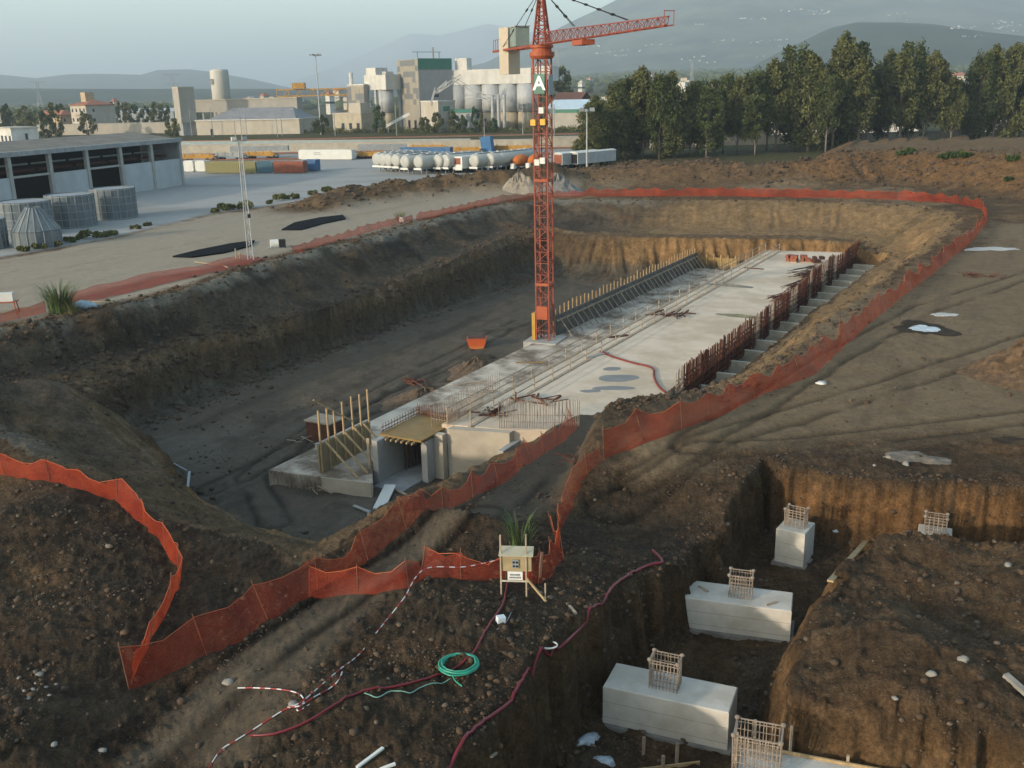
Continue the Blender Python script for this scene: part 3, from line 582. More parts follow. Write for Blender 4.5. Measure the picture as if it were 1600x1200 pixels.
# white hopper house on legs
D=456;e,wx,wy=cb('hopper_house',612,D,52,36,20,'white boxy hopper house on legs with one stubby silo under it','hopper house');z=zt(116,612,D);zb=zt(140,612,D)
MB().bx(0,wx,0,wy,zb,z).build('house',WHITE,e);MB().bx(1,wx-1,wy-6.5,wy-.4,z+.004,z+3.).build('roof_room',WHITE,e);MB().bx(1.,wx*.6,0.6,3.,z+.004,z+1.2).build('vent_box',WHITE,e)
m=MB();m.lathe((3.7,3.9,0),[(3.3,8),(3.3,zb-.05)],24);m.build('silo',LGREY,e,True);MB().lathe((3.7,3.9,0),[(3.2,0),(3.2,8)],20).build('silo_base',M('tan_plinth',(.36,.30,.20),.9,.2,.5),e,True)
for x,y in((.8,wy-.8),(wx-.8,wy-.8),(wx-.7,.7),(.8,wy*.55),(wx-.8,wy*.5)):MB().bx(x-.5,x+.5,y-.5,y+.5,0,zb-.004).build('leg',LGREY,e)
# big checker tower
D=452;e,wx,wy=cb('checker_tower',662,D,38,36,48,'tall tower block with a faded chequered face and a green band at its top','tower');z=zt(92,662,D)
MB().bx(0,wx,0,wy,0,z).build('wall',M('tower_tan',(.24,.215,.17),.88,.12,.3,dirt=(.30,.27,.22),dirtamt=.5,dscale=.15,streak=1),e)
MB().bx(.02,wx+.06,-.10,-.004,6,z-4.6).build('side_cladding',M('tower_side',(.29,.28,.265),.85,.1,.3),e);MB().bx(.02,wx+.08,-.14,-.004,z-4.2,z+.3).build('green_band',GREENP,e)
checker(e,wx,wy,z-19,z-.3,2.35,'x');windows(e,'y',wx,z-16,1,1,2.6,1.6,3,3,start=wx*.5,off=-.1);windows(e,'x',wy,.5,2,1,1.8,4.2,5,3,mat=DARKM,start=4)
m=MB();m.beam((wx*.25,wy*.4,z),(wx*.25,wy*.4,z+3.2),.25);m.beam((wx*.9,wy*.4,z),(wx*.9,wy*.4,z+3.2),.25);m.beam((wx*.1,wy*.4,z+3.2),(wx*.95,wy*.4,z+3.2),.25);m.build('roof_rail',GREY,e)
MB().cyl((wx*.55,wy*.15,z),(wx*.55,wy*.15,z+5),.45,8).build('flue',GREY,e)
# gallery over silos
D=448;e,wx,wy=cb('silo_gallery',832,D,66,131,14,'long white gallery house resting on a row of tall round cement silos','silo house');z=zt(107,780,D);zb=zt(131,780,D)
MB().bx(0,wx,0,wy,zb,z).build('gallery',WHITE,e);MB().bx(2,wx-3,wy*.76,wy*.90,z+.004,z+5.).build('roof_room',WHITE,e);MB().bx(wx*.2,wx,-9,-.004,zb+.8,z+.6).build('end_house',WHITE,e)
for k in range(5):
    y=wy*(.085+.205*k);rr=4.6
    s=MB();s.lathe((rr*.9,y,0),[(rr,7.5),(rr,zb-.1)],28);s.build('silo',LGREY,e,True);MB().lathe((rr*.9,y,0),[(rr*.93,0),(rr*.93,7.5)],24).build('silo_base',MATS['tan_plinth'],e,True)
MB().bx(9.5,wx-.3,1,wy-1,0,zb-.01).build('rear_wall',M('rear_grey',(.20,.20,.19),.9,.1),e)
# sloping conveyors and pipes in front of it
e=empty('conveyor_truss',PD(715,190,438)*np.array([1,1,0]),0,'tangle of pale sloping conveyor trusses and pipes before the silos','conveyor')
for i,((x0,z0),(x1,z1)) in enumerate([((-9,15.5),(2,22)),((-2,21.5),(14,12)),((-9,15.5),(-4,19.5)),((3,13.5),(20,13.5)),((-11,11),(-9,17))]):
    m=MB();m.beam((x0,0,z0),(x1,0,z1),.35);m.beam((x0,.0,z0+1.5),(x1,0,z1+1.5),.35)
    for k in range(9):
        t=k/8;m.beam((x0+(x1-x0)*t,0,z0+(z1-z0)*t),(x0+(x1-x0)*min(1,t+.06),0,z0+(z1-z0)*min(1,t+.06)+1.5),.2)
    m.build('truss',LGREY,e)
for x in(15,17.5,20):MB().cyl((x,.5,0),(x,.5,15.),.7,10).build('pipe',LGREY,e)
e,wx,wy=cb('kiln_shed',690,436,50,28,24,'small cream plant shed with a green louvre below the checker tower','shed')
MB().bx(0,wx,0,wy,0,12.5).build('wall',CREAM,e);MB().bx(-.15,wx+.2,-.15,wy+.2,12.5,13.).build('roof_slab',WHITE,e);windows(e,'y',wx,8.6,1,1,4.2,2.,3,3,mat=GREENP,start=5)
e,wx,wy=cb('pump_shed',745,434,60,38,6,'low green roofed shed half hidden by bushes','shed')
MB().bx(0,wx,0,wy,0,8).build('wall',GREY,e);gable(e,wx,wy,8.1,1.2,GREENP,'y')
# white sloped chute and small conveyor by tree
e=empty('loading_chute',PD(612,200,445)*np.array([1,1,0]),0,'short pale loading chute leaning against the checker tower','chute');MB().beam((-3,0,2.5),(8,0,7.8),1.4,1.2).build('chute',WPAINT,e);MB().beam((-1.5,0,0),(-1.5,0,3),.5).build('leg',LGREY,e);MB().beam((6,0,0),(6,0,6.5),.5).build('leg',LGREY,e)
# shed at right with green band
D=425;e,wx,wy=cb('rail_shed',926,D,62,70,5,'grey industrial shed with a pale blue roof and green stripe left of the eucalyptus trees','shed');z=zt(171,880,D)
MB().bx(0,20,0,wy,0,z).build('wall',BEIGE,e);MB().bx(-.1,-.004,0,wy,z-1.5,z-.1).build('green_stripe',GREENP,e);gable(e,20,wy,z+.12,3.6,PALEB,'y')
e,wx,wy=cb('storage_barn',905,470,62,40,3,'brown gabled barn behind the grey shed','barn');MB().bx(0,15,0,wy,0,11).build('wall',CREAM,e);gable(e,15,wy,11.1,4,TILE,'y')
# yellow gantry crane behind mast
e=empty('gantry_crane',PD(505,165,500)*np.array([1,1,0]),0,'rusty yellow gantry crane behind the tall floodlight column','gantry crane');m=MB()
for x in(-16,14):
    for s in(-1.5,1.5):MB().beam((x+s*2.4,s,0),(x+s*.6,s,16),.9).build('leg',YEL,e)
for z in(16,19):m.beam((-22,0,z),(20,0,z),.6)
for k in range(14):m.beam((-22+3*k,0,16),(-22+3*k+(3 if k%2 else 0),0,19),.35)
m.build('girder',YEL,e);MB().bx(-14,-8,-1.6,1.6,19.4,22).build('hoist_house',YEL,e)
# ---- left: white hut, houses and long walls
e,wx,wy=cb('yard_hut',32,385,45,60,28,'flat roofed white hut behind the hangar roof','hut');MB().bx(0,wx,0,wy,0,6.6).build('wall',WHITE,e);MB().bx(-.3,wx+.3,-.3,wy+.3,6.6,7.1).build('roof_slab',CREAM,e);windows(e,'y',wx,2,1,1,1.,2.8,3,3,start=wx*.55);windows(e,'x',wy,1.5,3,1,1.8,2.6,4,3)
def wall(name,p,q,h,th,mat,lab,cat='wall',cap=None):
    p=np.array(p);q=np.array(q);d=q-p;L=np.hypot(d[0],d[1]);e=empty(name,(p[0],p[1],0),math.atan2(d[1],d[0]),lab,cat);MB().bx(0,L,-th/2,th/2,0,h).build('panel',mat,e);MB().bx(-.05,L+.05,-th/2-.1,th/2+.1,h,h+.25).build('coping',cap or CONC,e);return e
wall('boundary_wall',P(60,212),P(300,207),5.,.5,CREAM,'long cream boundary wall behind the hangar roof')
wall('ballast_wall',P(200,241),P(835,231),2.4,.6,M('ballast_wall_tan',(.36,.32,.25),.9,.2,.4),'low tan retaining wall along the far railway tracks left of the crane','wall')
wall('platform_wall',P(842,231),P(960,228),3.,.6,MATS['ballast_wall_tan'],'low tan retaining wall along the railway right of the crane','wall')
e=wall('rail_parapet',P(270,228),P(735,224),1.3,.4,M('teal_parapet',(.24,.30,.29),.7,.15,.5),'pale teal parapet running along the railway embankment','parapet')
for nm,pxl,D,pl,pr,yt,fl,lab,roofm in(('apartment_house',152,505,36,30,164,3,'three storey cream apartment house with balconies among trees',TILE),('red_roof_house',112,520,55,14,180,2,'low house with a hipped red tiled roof left of the apartment house',TILE)):
    e,wx,wy=cb(nm,pxl,D,50,pl,pr,lab,'house');z=zt(yt,pxl,D)
    MB().bx(0,wx,0,wy,0,z).build('wall',CREAM if fl==3 else M('ochre_render',(.42,.31,.19),.9,.15,.4),e);hip(e,wx,wy,z+.1,2.4,roofm)
    windows(e,'x',wy,1.4,4,fl,1.2,1.7,wy/4,z/fl,frame=WHITE);windows(e,'y',wx,1.4,1,fl,1.,1.5,wx/2,z/fl)
    if fl==3:
        for k in range(1,3):MB().bx(-1.3,-.004,wy*.15,wy*.75,z/3*k,z/3*k+.9).build('balcony',CREAM,e)
        MB().bx(wx*.3,wx*.6,wy*.5,wy*.8,z+.6,z+6).build('stair_tower',M('ochre_render',(.42,.31,.19)),e)
e,wx,wy=cb('freight_shed',285,640,80,90,2,'very long low freight shed with a pale roof far behind the trees','shed');MB().bx(0,20,0,wy,0,8.5).build('wall',GREY,e);gable(e,20,wy,8.6,2,LGREY,'y')
# parked cars by the boundary trees (tiny)
def car(c,rz,mat,lab,group):
    e=empty('parked_car',c,rz,lab,'car',group);m=MB();m.ext([(-2.1,.45),(-2.1,.95),(-1.6,1.05),(1.1,1.05),(2.1,.85),(2.1,.45)],(0,-.85,0),(1,0,0),(0,0,1),(0,1,0),1.7);m.build('body',mat,e)
    m=MB();m.ext([(-1.5,1.05),(-1.1,1.5),(.4,1.5),(1.05,1.05)],(0,-.75,0),(1,0,0),(0,0,1),(0,1,0),1.5);m.build('cabin',GLASS,e)
    for x in(-1.3,1.3):
        for y in(-.8,.8):MB().cyl((x,y-.12,.32),(x,y+.12,.32),.32,10).build('wheel',BLACKM,e)
for k,(px,mt) in enumerate(((212,WPAINT),(226,PALEB),(240,WPAINT),(252,BLUE),(268,WPAINT))):
    p=P(px,196,0);car(p,rng.uniform(-.5,.5),mt,'tiny parked car in the row before the far trees behind the hangar','cars parked behind the hangar')
# ---- containers
def container(pxl,pxr,py,L,mat,lab,axis=None,name='container',h=2.6):
    a=P(pxl,py,0);b=P(pxr,py,0);d=b-a;rz=math.atan2(d[1],d[0]) if axis is None else axis
    L=L or math.hypot(d[0],d[1]);e=empty(name,a,rz,lab,'container','freight containers in the rail yard');m=MB();m.bx(0,L,0,2.4,.15,h).build('box',mat,e)
    m=MB()
    for k in range(int(L/.5)):m.bx(.25+k*.5,.42+k*.5,-.05,-.003,.3,h-.2)
    m.build('corrugation',mat,e);m=MB()
    for x in(.06,L-.06):
        for z in(.2,h-.05):m.box((x,-.03,z),(.2,.2,.2))
    m.build('corner_casting',GREY,e);m=MB();m.bx(L+.003,L+.06,.08,1.17,.3,h-.15);m.bx(L+.003,L+.06,1.23,2.32,.3,h-.15);m.build('door',mat,e)
    return e,L
e,L=container(467,550,250,None,WPAINT,'long white freight container with faint lettering')
for i,(x,z,wd) in enumerate(((4.6,1.75,.5),(5.1,1.85,.5),(5.7,1.8,.8),(4.7,1.35,.7),(5.6,1.4,.5),(6.3,1.4,.4))):MB().bx(x,x+wd,-.075,-.053,z,z+.16).build('lettering',GREY,e)
container(625,703,246,None,BLUE,'long blue freight container behind the white tank trailers')
container(322,400,271,None,OLIVEP,'long olive green container at the yard edge behind the lattice mast')
container(402,427,271,None,M('petrol_paint',(.04,.10,.14),.6,.15,.6),'short dark petrol blue container between the olive and brown ones')
container(428,474,271,None,REDB,'red brown container at the right end of the yard row')
container(475,482,268,3.,BLUE,'short blue container end beside the red brown one')
for k,px in enumerate((288,306)):container(px,px+15,269,None,WPAINT,('small white container at the left end beside the hangar','second small white container left of the olive one')[k])
e,_=container(753,766,240,3,M('blue_paint2',(.035,.13,.27),.6,.15,.6),'blue container standing tilted on end among yellow wagons',h=4.4);e.rotation_euler=(0,-.12,e.rotation_euler[2])
# ---- rail wagons
def wagon(pxl,pxr,py,mat,lab):
    a=P(pxl,py,0);b=P(pxr,py-(pxr-pxl)*.012,0);d=b-a;L=math.hypot(d[0],d[1]);e=empty('flat_wagon',a,math.atan2(d[1],d[0]),lab,'wagon','flat rail wagons on the far tracks');m=MB();m.bx(0,L,-1.3,1.3,1.0,1.35);m.bx(.4,L-.4,-1.32,-1.1,.75,1.9);m.build('bed',mat,e)
    for x in(L*.12,L*.88):
        MB().bx(x-1.5,x+1.5,-1.1,1.1,.55,.95).build('bogie',GREY,e)
        for s in(-.9,.9):MB().cyl((x+s,-1.15,.46),(x+s,1.15,.46),.46,10).build('wheelset',BLACKM,e)
    for k in range(4):MB().bx(L*(k+.5)/4-.15,L*(k+.5)/4+.15,-1.45,-1.33,1.3,2.3).build('stanchion',mat,e)
WAG=[(286,338,252,YEL,'yellow flat wagon just right of the hangar end'),(338,384,250,GREY,'grey flat wagon behind the olive container'),(386,432,248,YEL,'weathered yellow wagon with grey load left of the white container'),(560,624,248,YEL,'yellow flat wagon between white and blue containers'),(700,752,241,YEL,'yellow flat wagon right of the blue container'),(770,834,238,YEL,'yellow flat wagon directly left of the crane mast'),(640,700,237,YEL,'yellow wagon glimpsed behind the blue container'),(566,606,240,REDB,'rust red wagon behind the yellow one left of the blue container')]
for a in WAG:wagon(*a)
m=MB();o=P(570,243,0);m.box((0,0,0),(13,2.2,1.6));tag(m.build('crate_load',GREY),'grey tarpaulined load on the yellow wagon beside the blue container','load').location=P(598,246,0)+np.array([0,0,2.7])
m=MB();m.box((0,0,0),(16,2.2,1.3));tag(m.build('crate_load',GREY),'grey flat load on the wagon left of the white container','load').location=P(407,247,0)+np.array([0,0,2.6])
# ---- tracks
for k,(y0,y1) in enumerate(((252,247),(243,238),(221,216))):
    a=P(230,y0+2,0);b=P(1000,y1-8,0);d=b-a;L=math.hypot(d[0],d[1]);m=MB();m.bx(0,L,-1.8,1.8,.005+.001*k,.3);o=m.build('railway_track',M('ballast',(.15,.12,.095),.95,.35,1.5,.5));o.location=a;o.rotation_euler[2]=math.atan2(d[1],d[0]);tag(o,kind='structure')
    for s in(-.72,.72):
        q=MB().bx(0,L,s-.04,s+.04,.302,.46).build('rail',REDB,o)
# ---- catenary poles
CP=[(333,214),(368,214),(378,216),(386,212),(434,214),(441,212),(524,212),(757,214),(817,210),(866,213),(300,213),(620,212)]
for k,(px,py) in enumerate(CP):
    p=P(px,py,0);e=empty('catenary_pole',p,0,'slender grey railway overhead line pole before the cement works','pole','overhead line poles along the railway');h=rng.uniform(10,13);MB().tube([(0,0,0),(0,0,h)],[.17,.11],6).build('post',GREY,e);MB().beam((0,0,h-1.4),(2.4,-.3,h-1.1),.09).build('bracket',GREY,e)
# ---- tank trailers
def trailer(lab):
    e=empty('tank_trailer',(0,0,0),0,lab,'tank trailer','white tank trailers parked side by side');L=10.5;m=MB()
    prof=[];n=18
    vs=[];rx,rz=1.2,1.15
    for x,s in((0,.0),(.01,.55),(.12,.9),(.35,1),(L-.35,1),(L-.12,.9),(L-.01,.55),(L,.0)):
        for k in range(n):
            t=6.283*k/n;vs.append((x,rx*s*math.cos(t),2.2+rz*s*math.sin(t)))
    m.add(vs,[(i*n+k,i*n+(k+1)%n,(i+1)*n+(k+1)%n,(i+1)*n+k) for i in range(7) for k in range(n)]);m.build('tank',M('tank_white',(.37,.375,.345),.42,.08,.5,dirt=(.45,.43,.36),dirtamt=.45,dscale=.7,streak=1),e,True)
    MB().bx(.2,L-.2,-.5,.5,.85,1.25).build('chassis',GREY,e);MB().bx(1.,L-1,-.35,.35,3.36,3.46).build('walkway',LGREY,e)
    for x in(L-1.2,L-2.5,L-3.8):
        for y in(-.95,.95):MB().cyl((x,y-.22,.5),(x,y+.22,.5),.5,12).build('wheel',BLACKM,e)
    for y in(-.6,.6):MB().bx(1.7,1.9,y-.08,y+.08,0,.85).build('landing_leg',GREY,e)
    MB().bx(-.06,.04,-.95,.95,.8,1.15).build('bumper',WPAINT,e)
    for x in(3,5.2,7.4):MB().cyl((x,0,3.3),(x,0,3.58),.28,10).build('manhole',LGREY,e)
    return e
TR=[(588,268),(597,268.5),(606,269),(618,270),(632,272.5),(653,273),(683,271.5),(695,271.5),(740,271),(764,269.5),(778,268),(786,266)]
TL=['leftmost thin-looking white tank trailer of the row','second white tank trailer from the left end of the row','third white tank trailer from the left of the row','white tank trailer just left of the two round front ones','round white tank end left of the longest visible tank','white tank trailer with its whole long barrel in view','white tank end right of the fully visible barrel','white tank trailer directly left of the red-backed box truck','white tank trailer directly right of the red-backed box truck','white tank trailer left of the orange drum mixers','white tank trailer behind the first orange drum','last white tank trailer before the crane mast']
t0=trailer(TL[0])
for k,(px,py) in enumerate(TR):
    o=t0 if k==0 else copy_tree(t0);o.location=P(px,py,0);o['label']=TL[k];o.scale=(1.12,1.15,1.2);o.rotation_euler=(0,0,math.radians(52+rng.uniform(-1.5,1.5)))
p=P(716,271,0);e=empty('box_truck',p,math.radians(52),'white box truck seen from behind with a red panel','truck');MB().bx(0,7,-1.2,1.2,1.,3.5).build('box',WPAINT,e);MB().bx(-.06,-.003,-.75,.95,1.9,3.2).build('rear_panel',REDB,e);MB().bx(-.25,-.003,-1.25,1.25,.7,1.25).build('bumper',WPAINT,e);MB().bx(7.2,9,-1.2,1.2,.8,3.).build('cab',WPAINT,e)
for x in(1.5,7.8):
    for y in(-1,1):MB().cyl((x,y-.2,.5),(x,y+.2,.5),.5,12).build('wheel',BLACKM,e)
for k,(px,py,lab) in enumerate(((803,267,'orange concrete mixer drum left of the crane mast'),(827,266,'smaller looking orange mixer drum touching the crane mast'))):
    e=empty('mixer_drum',P(px,py,0),math.radians(52),lab,'mixer drum','orange mixer drums');m=MB();n=18;vs=[]
    for x,r in((0,.5),(.9,1.05),(2.4,1.25),(3.8,1.),(4.4,.5)):
        for q in range(n):t=6.283*q/n;vs.append((x,r*math.cos(t),1.9+.12*x+r*math.sin(t)))
    m.add(vs,[(i*n+q,i*n+(q+1)%n,(i+1)*n+(q+1)%n,(i+1)*n+q) for i in range(4) for q in range(n)]+[tuple(range(n))[::-1],tuple(range(4*n,5*n))]);m.build('drum',ORANGE,e,True)
    MB().bx(-.4,4.6,-.6,.6,.6,.9).build('frame',WPAINT,e);MB().bx(-.9,-.3,-.7,.3,.5,1.6).build('hopper',WPAINT,e)
    for x in(.6,3.6):
        for y in(-.8,.8):MB().cyl((x,y-.2,.45),(x,y+.2,.45),.45,10).build('wheel',BLACKM,e)
for k,(px,py,L,lab,w_) in enumerate(((872,264,22,'grey curved-roof trailer with a red rear door right of the crane mast',REDB),(896,263,24,'grey box trailer with an open dark rear, rightmost of the parked trailers',DARKM))):
    e=empty('box_trailer',P(px,py,0),math.radians(45),lab,'trailer','grey box trailers');MB().bx(0,L*.55,-1.3,1.3,.9,3.3).build('box',LGREY,e);MB().bx(-.06,-.003,-1.1,1.1,1.,3.).build('rear_door',w_,e);m=MB();m.ext([(-1.35,3.3),(-.7,3.5),(0,3.56),(.7,3.5),(1.35,3.3)],(-.1,0,0),(0,1,0),(0,0,1),(1,0,0),L*.56);m.build('roof',WPAINT,e)
    for x in(1.5,3,L*.45):
        for y in(-1,1):MB().cyl((x,y-.2,.45),(x,y+.2,.45),.45,10).build('wheel',BLACKM,e)
# ---- long wall and buildings behind the eucalyptus row
e,wx,wy=cb('long_shed',1426,345,78,210,2,'long cream wall of a low shed seen between eucalyptus trunks','shed');MB().bx(0,12,0,wy,0,5.6).build('wall',WHITE,e);MB().bx(-.3,12.3,-.3,wy+.3,5.6,6.).build('roof_slab',CONC,e)
e,wx,wy=cb('pale_depot',1660,330,78,110,2,'pale depot building glimpsed between trees at the far right','depot');MB().bx(0,15,0,wy,0,10.5).build('wall',WHITE,e);MB().bx(-.3,15.3,-.3,wy+.3,10.5,11).build('roof_slab',CREAM,e);windows(e,'x',wy,6,6,1,2.,1.6,3.8,3)
e,wx,wy=cb('tan_depot',1250,420,78,140,2,'tan depot wall seen low between the middle eucalyptus trees','depot');MB().bx(0,12,0,wy,0,7.5).build('wall',CREAM,e);gable(e,12,wy,7.6,1.8,PALEB,'y')
wall('road_wall',P(1000,232),P(1500,216),2.2,.4,CREAM,'low cream wall along the road behind the eucalyptus row')
MB_=empty('red_wagon',PD(1512,192,318)*np.array([1,1,0]),.1,'red goods wagon partly hidden by the right hand trees','wagon');MB().bx(-4,4,-1.3,1.3,1.,3.8).build('body',REDB,MB_);MB().bx(-4,4,-1,1,.5,.98).build('underframe',BLACKM,MB_)
e=empty('yellow_loader',PD(1176,190,330)*np.array([1,1,0]),.4,'yellow wheel loader glimpsed between eucalyptus trunks','loader');MB().bx(-2.2,1.4,-1.1,1.1,1.,2.1).build('body',YEL,e);MB().bx(-.8,.6,-.8,.8,2.1,3.3).build('cab',GLASS,e);MB().bx(1.7,2.5,-1.3,1.3,.3,1.3).build('bucket',YEL,e)
for x in(-1.3,1.):
    for y in(-1,1):MB().cyl((x,y-.25,.65),(x,y+.25,.65),.65,12).build('wheel',BLACKM,e)
# ---- houses out in the plain
def house(px,py,D,pl,pr,h,mat,roof,lab,nm='plain_house',b=50,flat=False):
    e,wx,wy=cb(nm,px,D,b,pl,pr,lab,'house');MB().bx(0,wx,0,wy,0,h).build('wall',mat,e)
    if flat:MB().bx(-.3,wx+.3,-.3,wy+.3,h,h+.5).build('roof_slab',roof,e)
    else:hip(e,wx,wy,h+.1,2.8,roof)
    windows(e,'x',wy,h*.55,3,1,1.6,1.8,wy/3,3);windows(e,'y',wx,h*.55,3,1,1.6,1.8,wx/3,3);return e
house(1066,118,800,21,24,14,WHITE,WHITE,'white flat-roofed block standing out above the eucalyptus crowns','white_block',50,True)
house(960,122,700,10,42,13,CREAM,TILE,'long cream house with brownish roof right of the jib, behind the trees')
house(948,130,620,8,14,10,CREAM,CREAM,'small cream flat-roofed hut left of the long cream house','plain_hut',50,True)
house(1484,104,720,12,18,9,WHITE,TILE,'white house with red roof between the right hand eucalyptus crowns')
house(1490,80,980,22,12,10,CREAM,TILE,'farther cream house with a long red roof on the right skyline')
house(1520,78,1010,5,16,12,WHITE,TILE,'small white villa beside the farther red roof house')
for k,(px,D,h) in enumerate(((415,700,12),(440,820,15),(425,1000,16),(525,860,16),(208,780,13),(196,900,14),(365,900,12),(20,800,9),(540,1200,20))):
    house(px,120,D,rng.uniform(6,12),rng.uniform(5,9),h,WHITE if k%2 else CREAM,(TILE,CREAM,TILE)[k%3],('white house by the woods right of the lone silo','cream house farther behind the lone silo','cream villa above the woods right of the silo','white house near the gantry crane','pale block house among left trees above the freight shed','cream house behind the pale block house at left','white house left of the lone silo','low cream house at far left among trees','far white house beside the floodlight column')[k],flat=(k%3==1))
# chimney-like stack in the plain
e=empty('brick_stack',PD(1135,110,900)*np.array([1,1,0]),0,'slim grey stack standing in the plain right of the white block','stack');MB().tube([(0,0,0),(0,0,20)],[1.3,.9],10).build('shaft',CONCG,e);MB().lathe((0,0,20),[(1.2,0),(1.2,.8),(.9,.8)],10).build('rim',CONCG,e)
# lattice pylons on the skyline
def pylon(px,D,h,lab):
    e=empty('power_pylon',PD(px,150,D)*np.array([1,1,0]),.3,lab,'pylon','electricity pylons in the plain');m=MB()
    for x,y in((-1,-1),(1,-1),(1,1),(-1,1)):
        m.beam((x*4,y*4,0),(x*1.,y*1.,h*.7),.5);m.beam((x*1.,y*1.,h*.7),(x*1.5,y*.6,h),.4)
    for k in range(6):
        z0=h*.7*k/6;z1=h*.7*(k+1)/6;a=4-3*k/6;b=4-3*(k+1)/6
        for s in(-1,1):m.beam((-a,s*a,z0),(b,s*b,z1),.3);m.beam((a,s*a,z0),(-b,s*b,z1),.3)
    m.build('tower',GREY,e);c=MB()
    for z,w in((h*.72,9),(h,12)):c.beam((-w,0,z),(w,0,z),.5);c.beam((-w,0,z),(0,0,z-3),.3);c.beam((w,0,z),(0,0,z-3),.3)
    c.build('crossarm',GREY,e)
pylon(61,1500,42,'hazy lattice pylon on the far left skyline');pylon(272,1500,48,'hazy lattice pylon left of the lone silo');pylon(872,1250,62,'lattice pylon seen just right of the crane head');pylon(1080,1500,52,'hazy lattice pylon below the middle of the mountain slope')

for k in range(16):
    px=rng.uniform(890,1220) if k<10 else rng.uniform(360,640);house(px,120,rng.uniform(720,1700),rng.uniform(4,9),rng.uniform(4,8),rng.uniform(9,13),WHITE if k%2 else CREAM,(TILE,CREAM)[k%2],'small pale house half sunk among the woods of the plain',flat=(k%3==0)).__setitem__('group','pale houses among the woods of the plain')
# ================================================================ vegetation
EUC=[('col',.14,0),('egg',.28,1),('col',.32,0),('egg',.06,1)]
protos=[make_tree('eucalyptus_tree',100+i,25.,5.2,b,74,110,.42,LEAFM[mi],'tall dark eucalyptus in the row along the railway behind the spoil heaps','tree','eucalyptus trees in the row behind the spoil heaps',.34,sh) for i,(sh,b,mi) in enumerate(EUC)]
ROW=[(915,196,238,3),(932,160,240,0),(955,150,246,3),(977,122,250,0),(1005,106,252,1),(1030,116,247,0),(1052,112,250,3),(1078,130,254,1),(1104,138,250,0),(1130,118,262,2),(1152,122,258,1),(1182,112,262,2),(1212,94,264,1),(1236,72,266,0),(1262,84,262,3),(1300,54,268,1),(1326,66,272,0),(1352,112,276,2),(1386,80,280,1),(1415,66,284,0),(1440,82,280,1),(1470,116,286,2),(1498,128,290,1),(1524,82,290,0),(1550,72,292,1),(1576,68,294,3),(1604,66,294,0),(1640,80,296,1),(1700,70,300,0),(1290,120,258,2),(1180,150,252,2),(1020,150,275,1),(1225,120,290,1),(1285,100,292,3),(1510,125,312,3),(1562,110,315,1),(938,150,248,1),(962,132,256,0),(990,120,262,1),(1042,118,262,3),(1090,126,268,0),(1198,100,270,1),(1250,82,276,1),(1315,80,280,3),(1340,92,266,1),(1370,96,290,0),(1404,84,276,1),(1484,122,280,1),(1540,84,300,3),(1590,76,306,1),(1622,74,300,0),(945,190,256,1),(990,170,262,3)]
used=set()
for k,(px,yt,D,v) in enumerate(ROW):
    c=PD(px,230,D);h=max(8,zt(yt,px,D));s=h/25.2;w_=min(1.25,max(.75,s))*rng.uniform(.9,1.12)
    o=protos[v] if v not in used else copy_tree(protos[v]);used.add(v)
    place(o,c[0],c[1],-.1,rng.uniform(0,6.28),(w_,w_,s))
def one_tree(name,px,py,D,ytop,cw,lab,mat,seed,shape='round',base=.12,cat='tree',group=None,nl=16,per=130,leaf=.42):
    c=PD(px,py,D);h=zt(ytop,px,D);t=make_tree(name,seed,h,cw,base,nl,per,leaf,mat,lab,cat,group,.22,shape);t.location=(c[0],c[1],0);t.rotation_euler=(0,0,seed);return t
one_tree('round_tree',881,150,500,107,6.6,'single dark round tree just right of the white silo gallery',LEAFM[0],7,nl=26,per=170,leaf=.6)
one_tree('leafy_tree',592,205,440,165,3.4,'green bushy tree in front of the hopper house silo',LEAFM[2],8,'egg')
one_tree('shade_tree',502,205,436,182,3.2,'dark low tree behind the foot of the tall floodlight column',LEAFM[0],9)
one_tree('dry_tree',268,205,430,186,3.2,'brownish bushy tree beside the beige block tower',LEAFM[3],10)
for k,(px,yt,cw,mt) in enumerate(((665,184,3.,3),(685,176,3.,1),(705,172,2.6,1),(722,182,2.6,2),(742,168,2.4,2),(755,178,2.2,1),(770,185,2.,2))):
    one_tree('plant_shrub',px,205,432-k,yt,cw,('yellowish tall shrub right of the checker tower doors','olive shrub second from the checker tower','tall olive shrub before the cream kiln shed','green shrub between the olive ones and the poplar','slim poplar-like green tree before the conveyor pipes','olive shrub right of the slim green tree','low green shrub at the foot of the white silos')[k],LEAFM[mt],20+k,'egg',.05,'shrub','shrubs before the cement works')
for k,px in enumerate((190,203,217,231,246,259,20,40,4,72,88,100,120,136,176)):
    one_tree('village_tree',px,200,rng.uniform(540,600) if k<6 or k==14 else rng.uniform(430,560),rng.uniform(158,172) if k<6 else rng.uniform(158,178),rng.uniform(3.6,5),'round green tree in the clump around the apartment houses at left',LEAFM[k%3],40+k,'round',.1,'tree','trees around the apartment houses',14,90,.6)
# hedge along the railway: nobody could count it
def bushes(name,pts,rad,per,leaf,mat,seed,parent=None):
    V,Q=leaf_cloud(pts,rad,per,leaf,seed,0);return npmesh(name,V,Q,mat,parent)
r=np.random.default_rng(3);pts=[];rad=[]
for i in range(260):
    t=r.uniform();px=270+690*t;c=P(px,209-4*t+r.uniform(-1.5,1),0);pts.append((c[0],c[1],r.uniform(.2,1.1)));s=r.uniform(.9,1.9);rad.append((s*1.6,s,s*.9))
tag(bushes('railway_scrub',pts,rad,90,.35,LEAFM[1],4),kind='stuff')
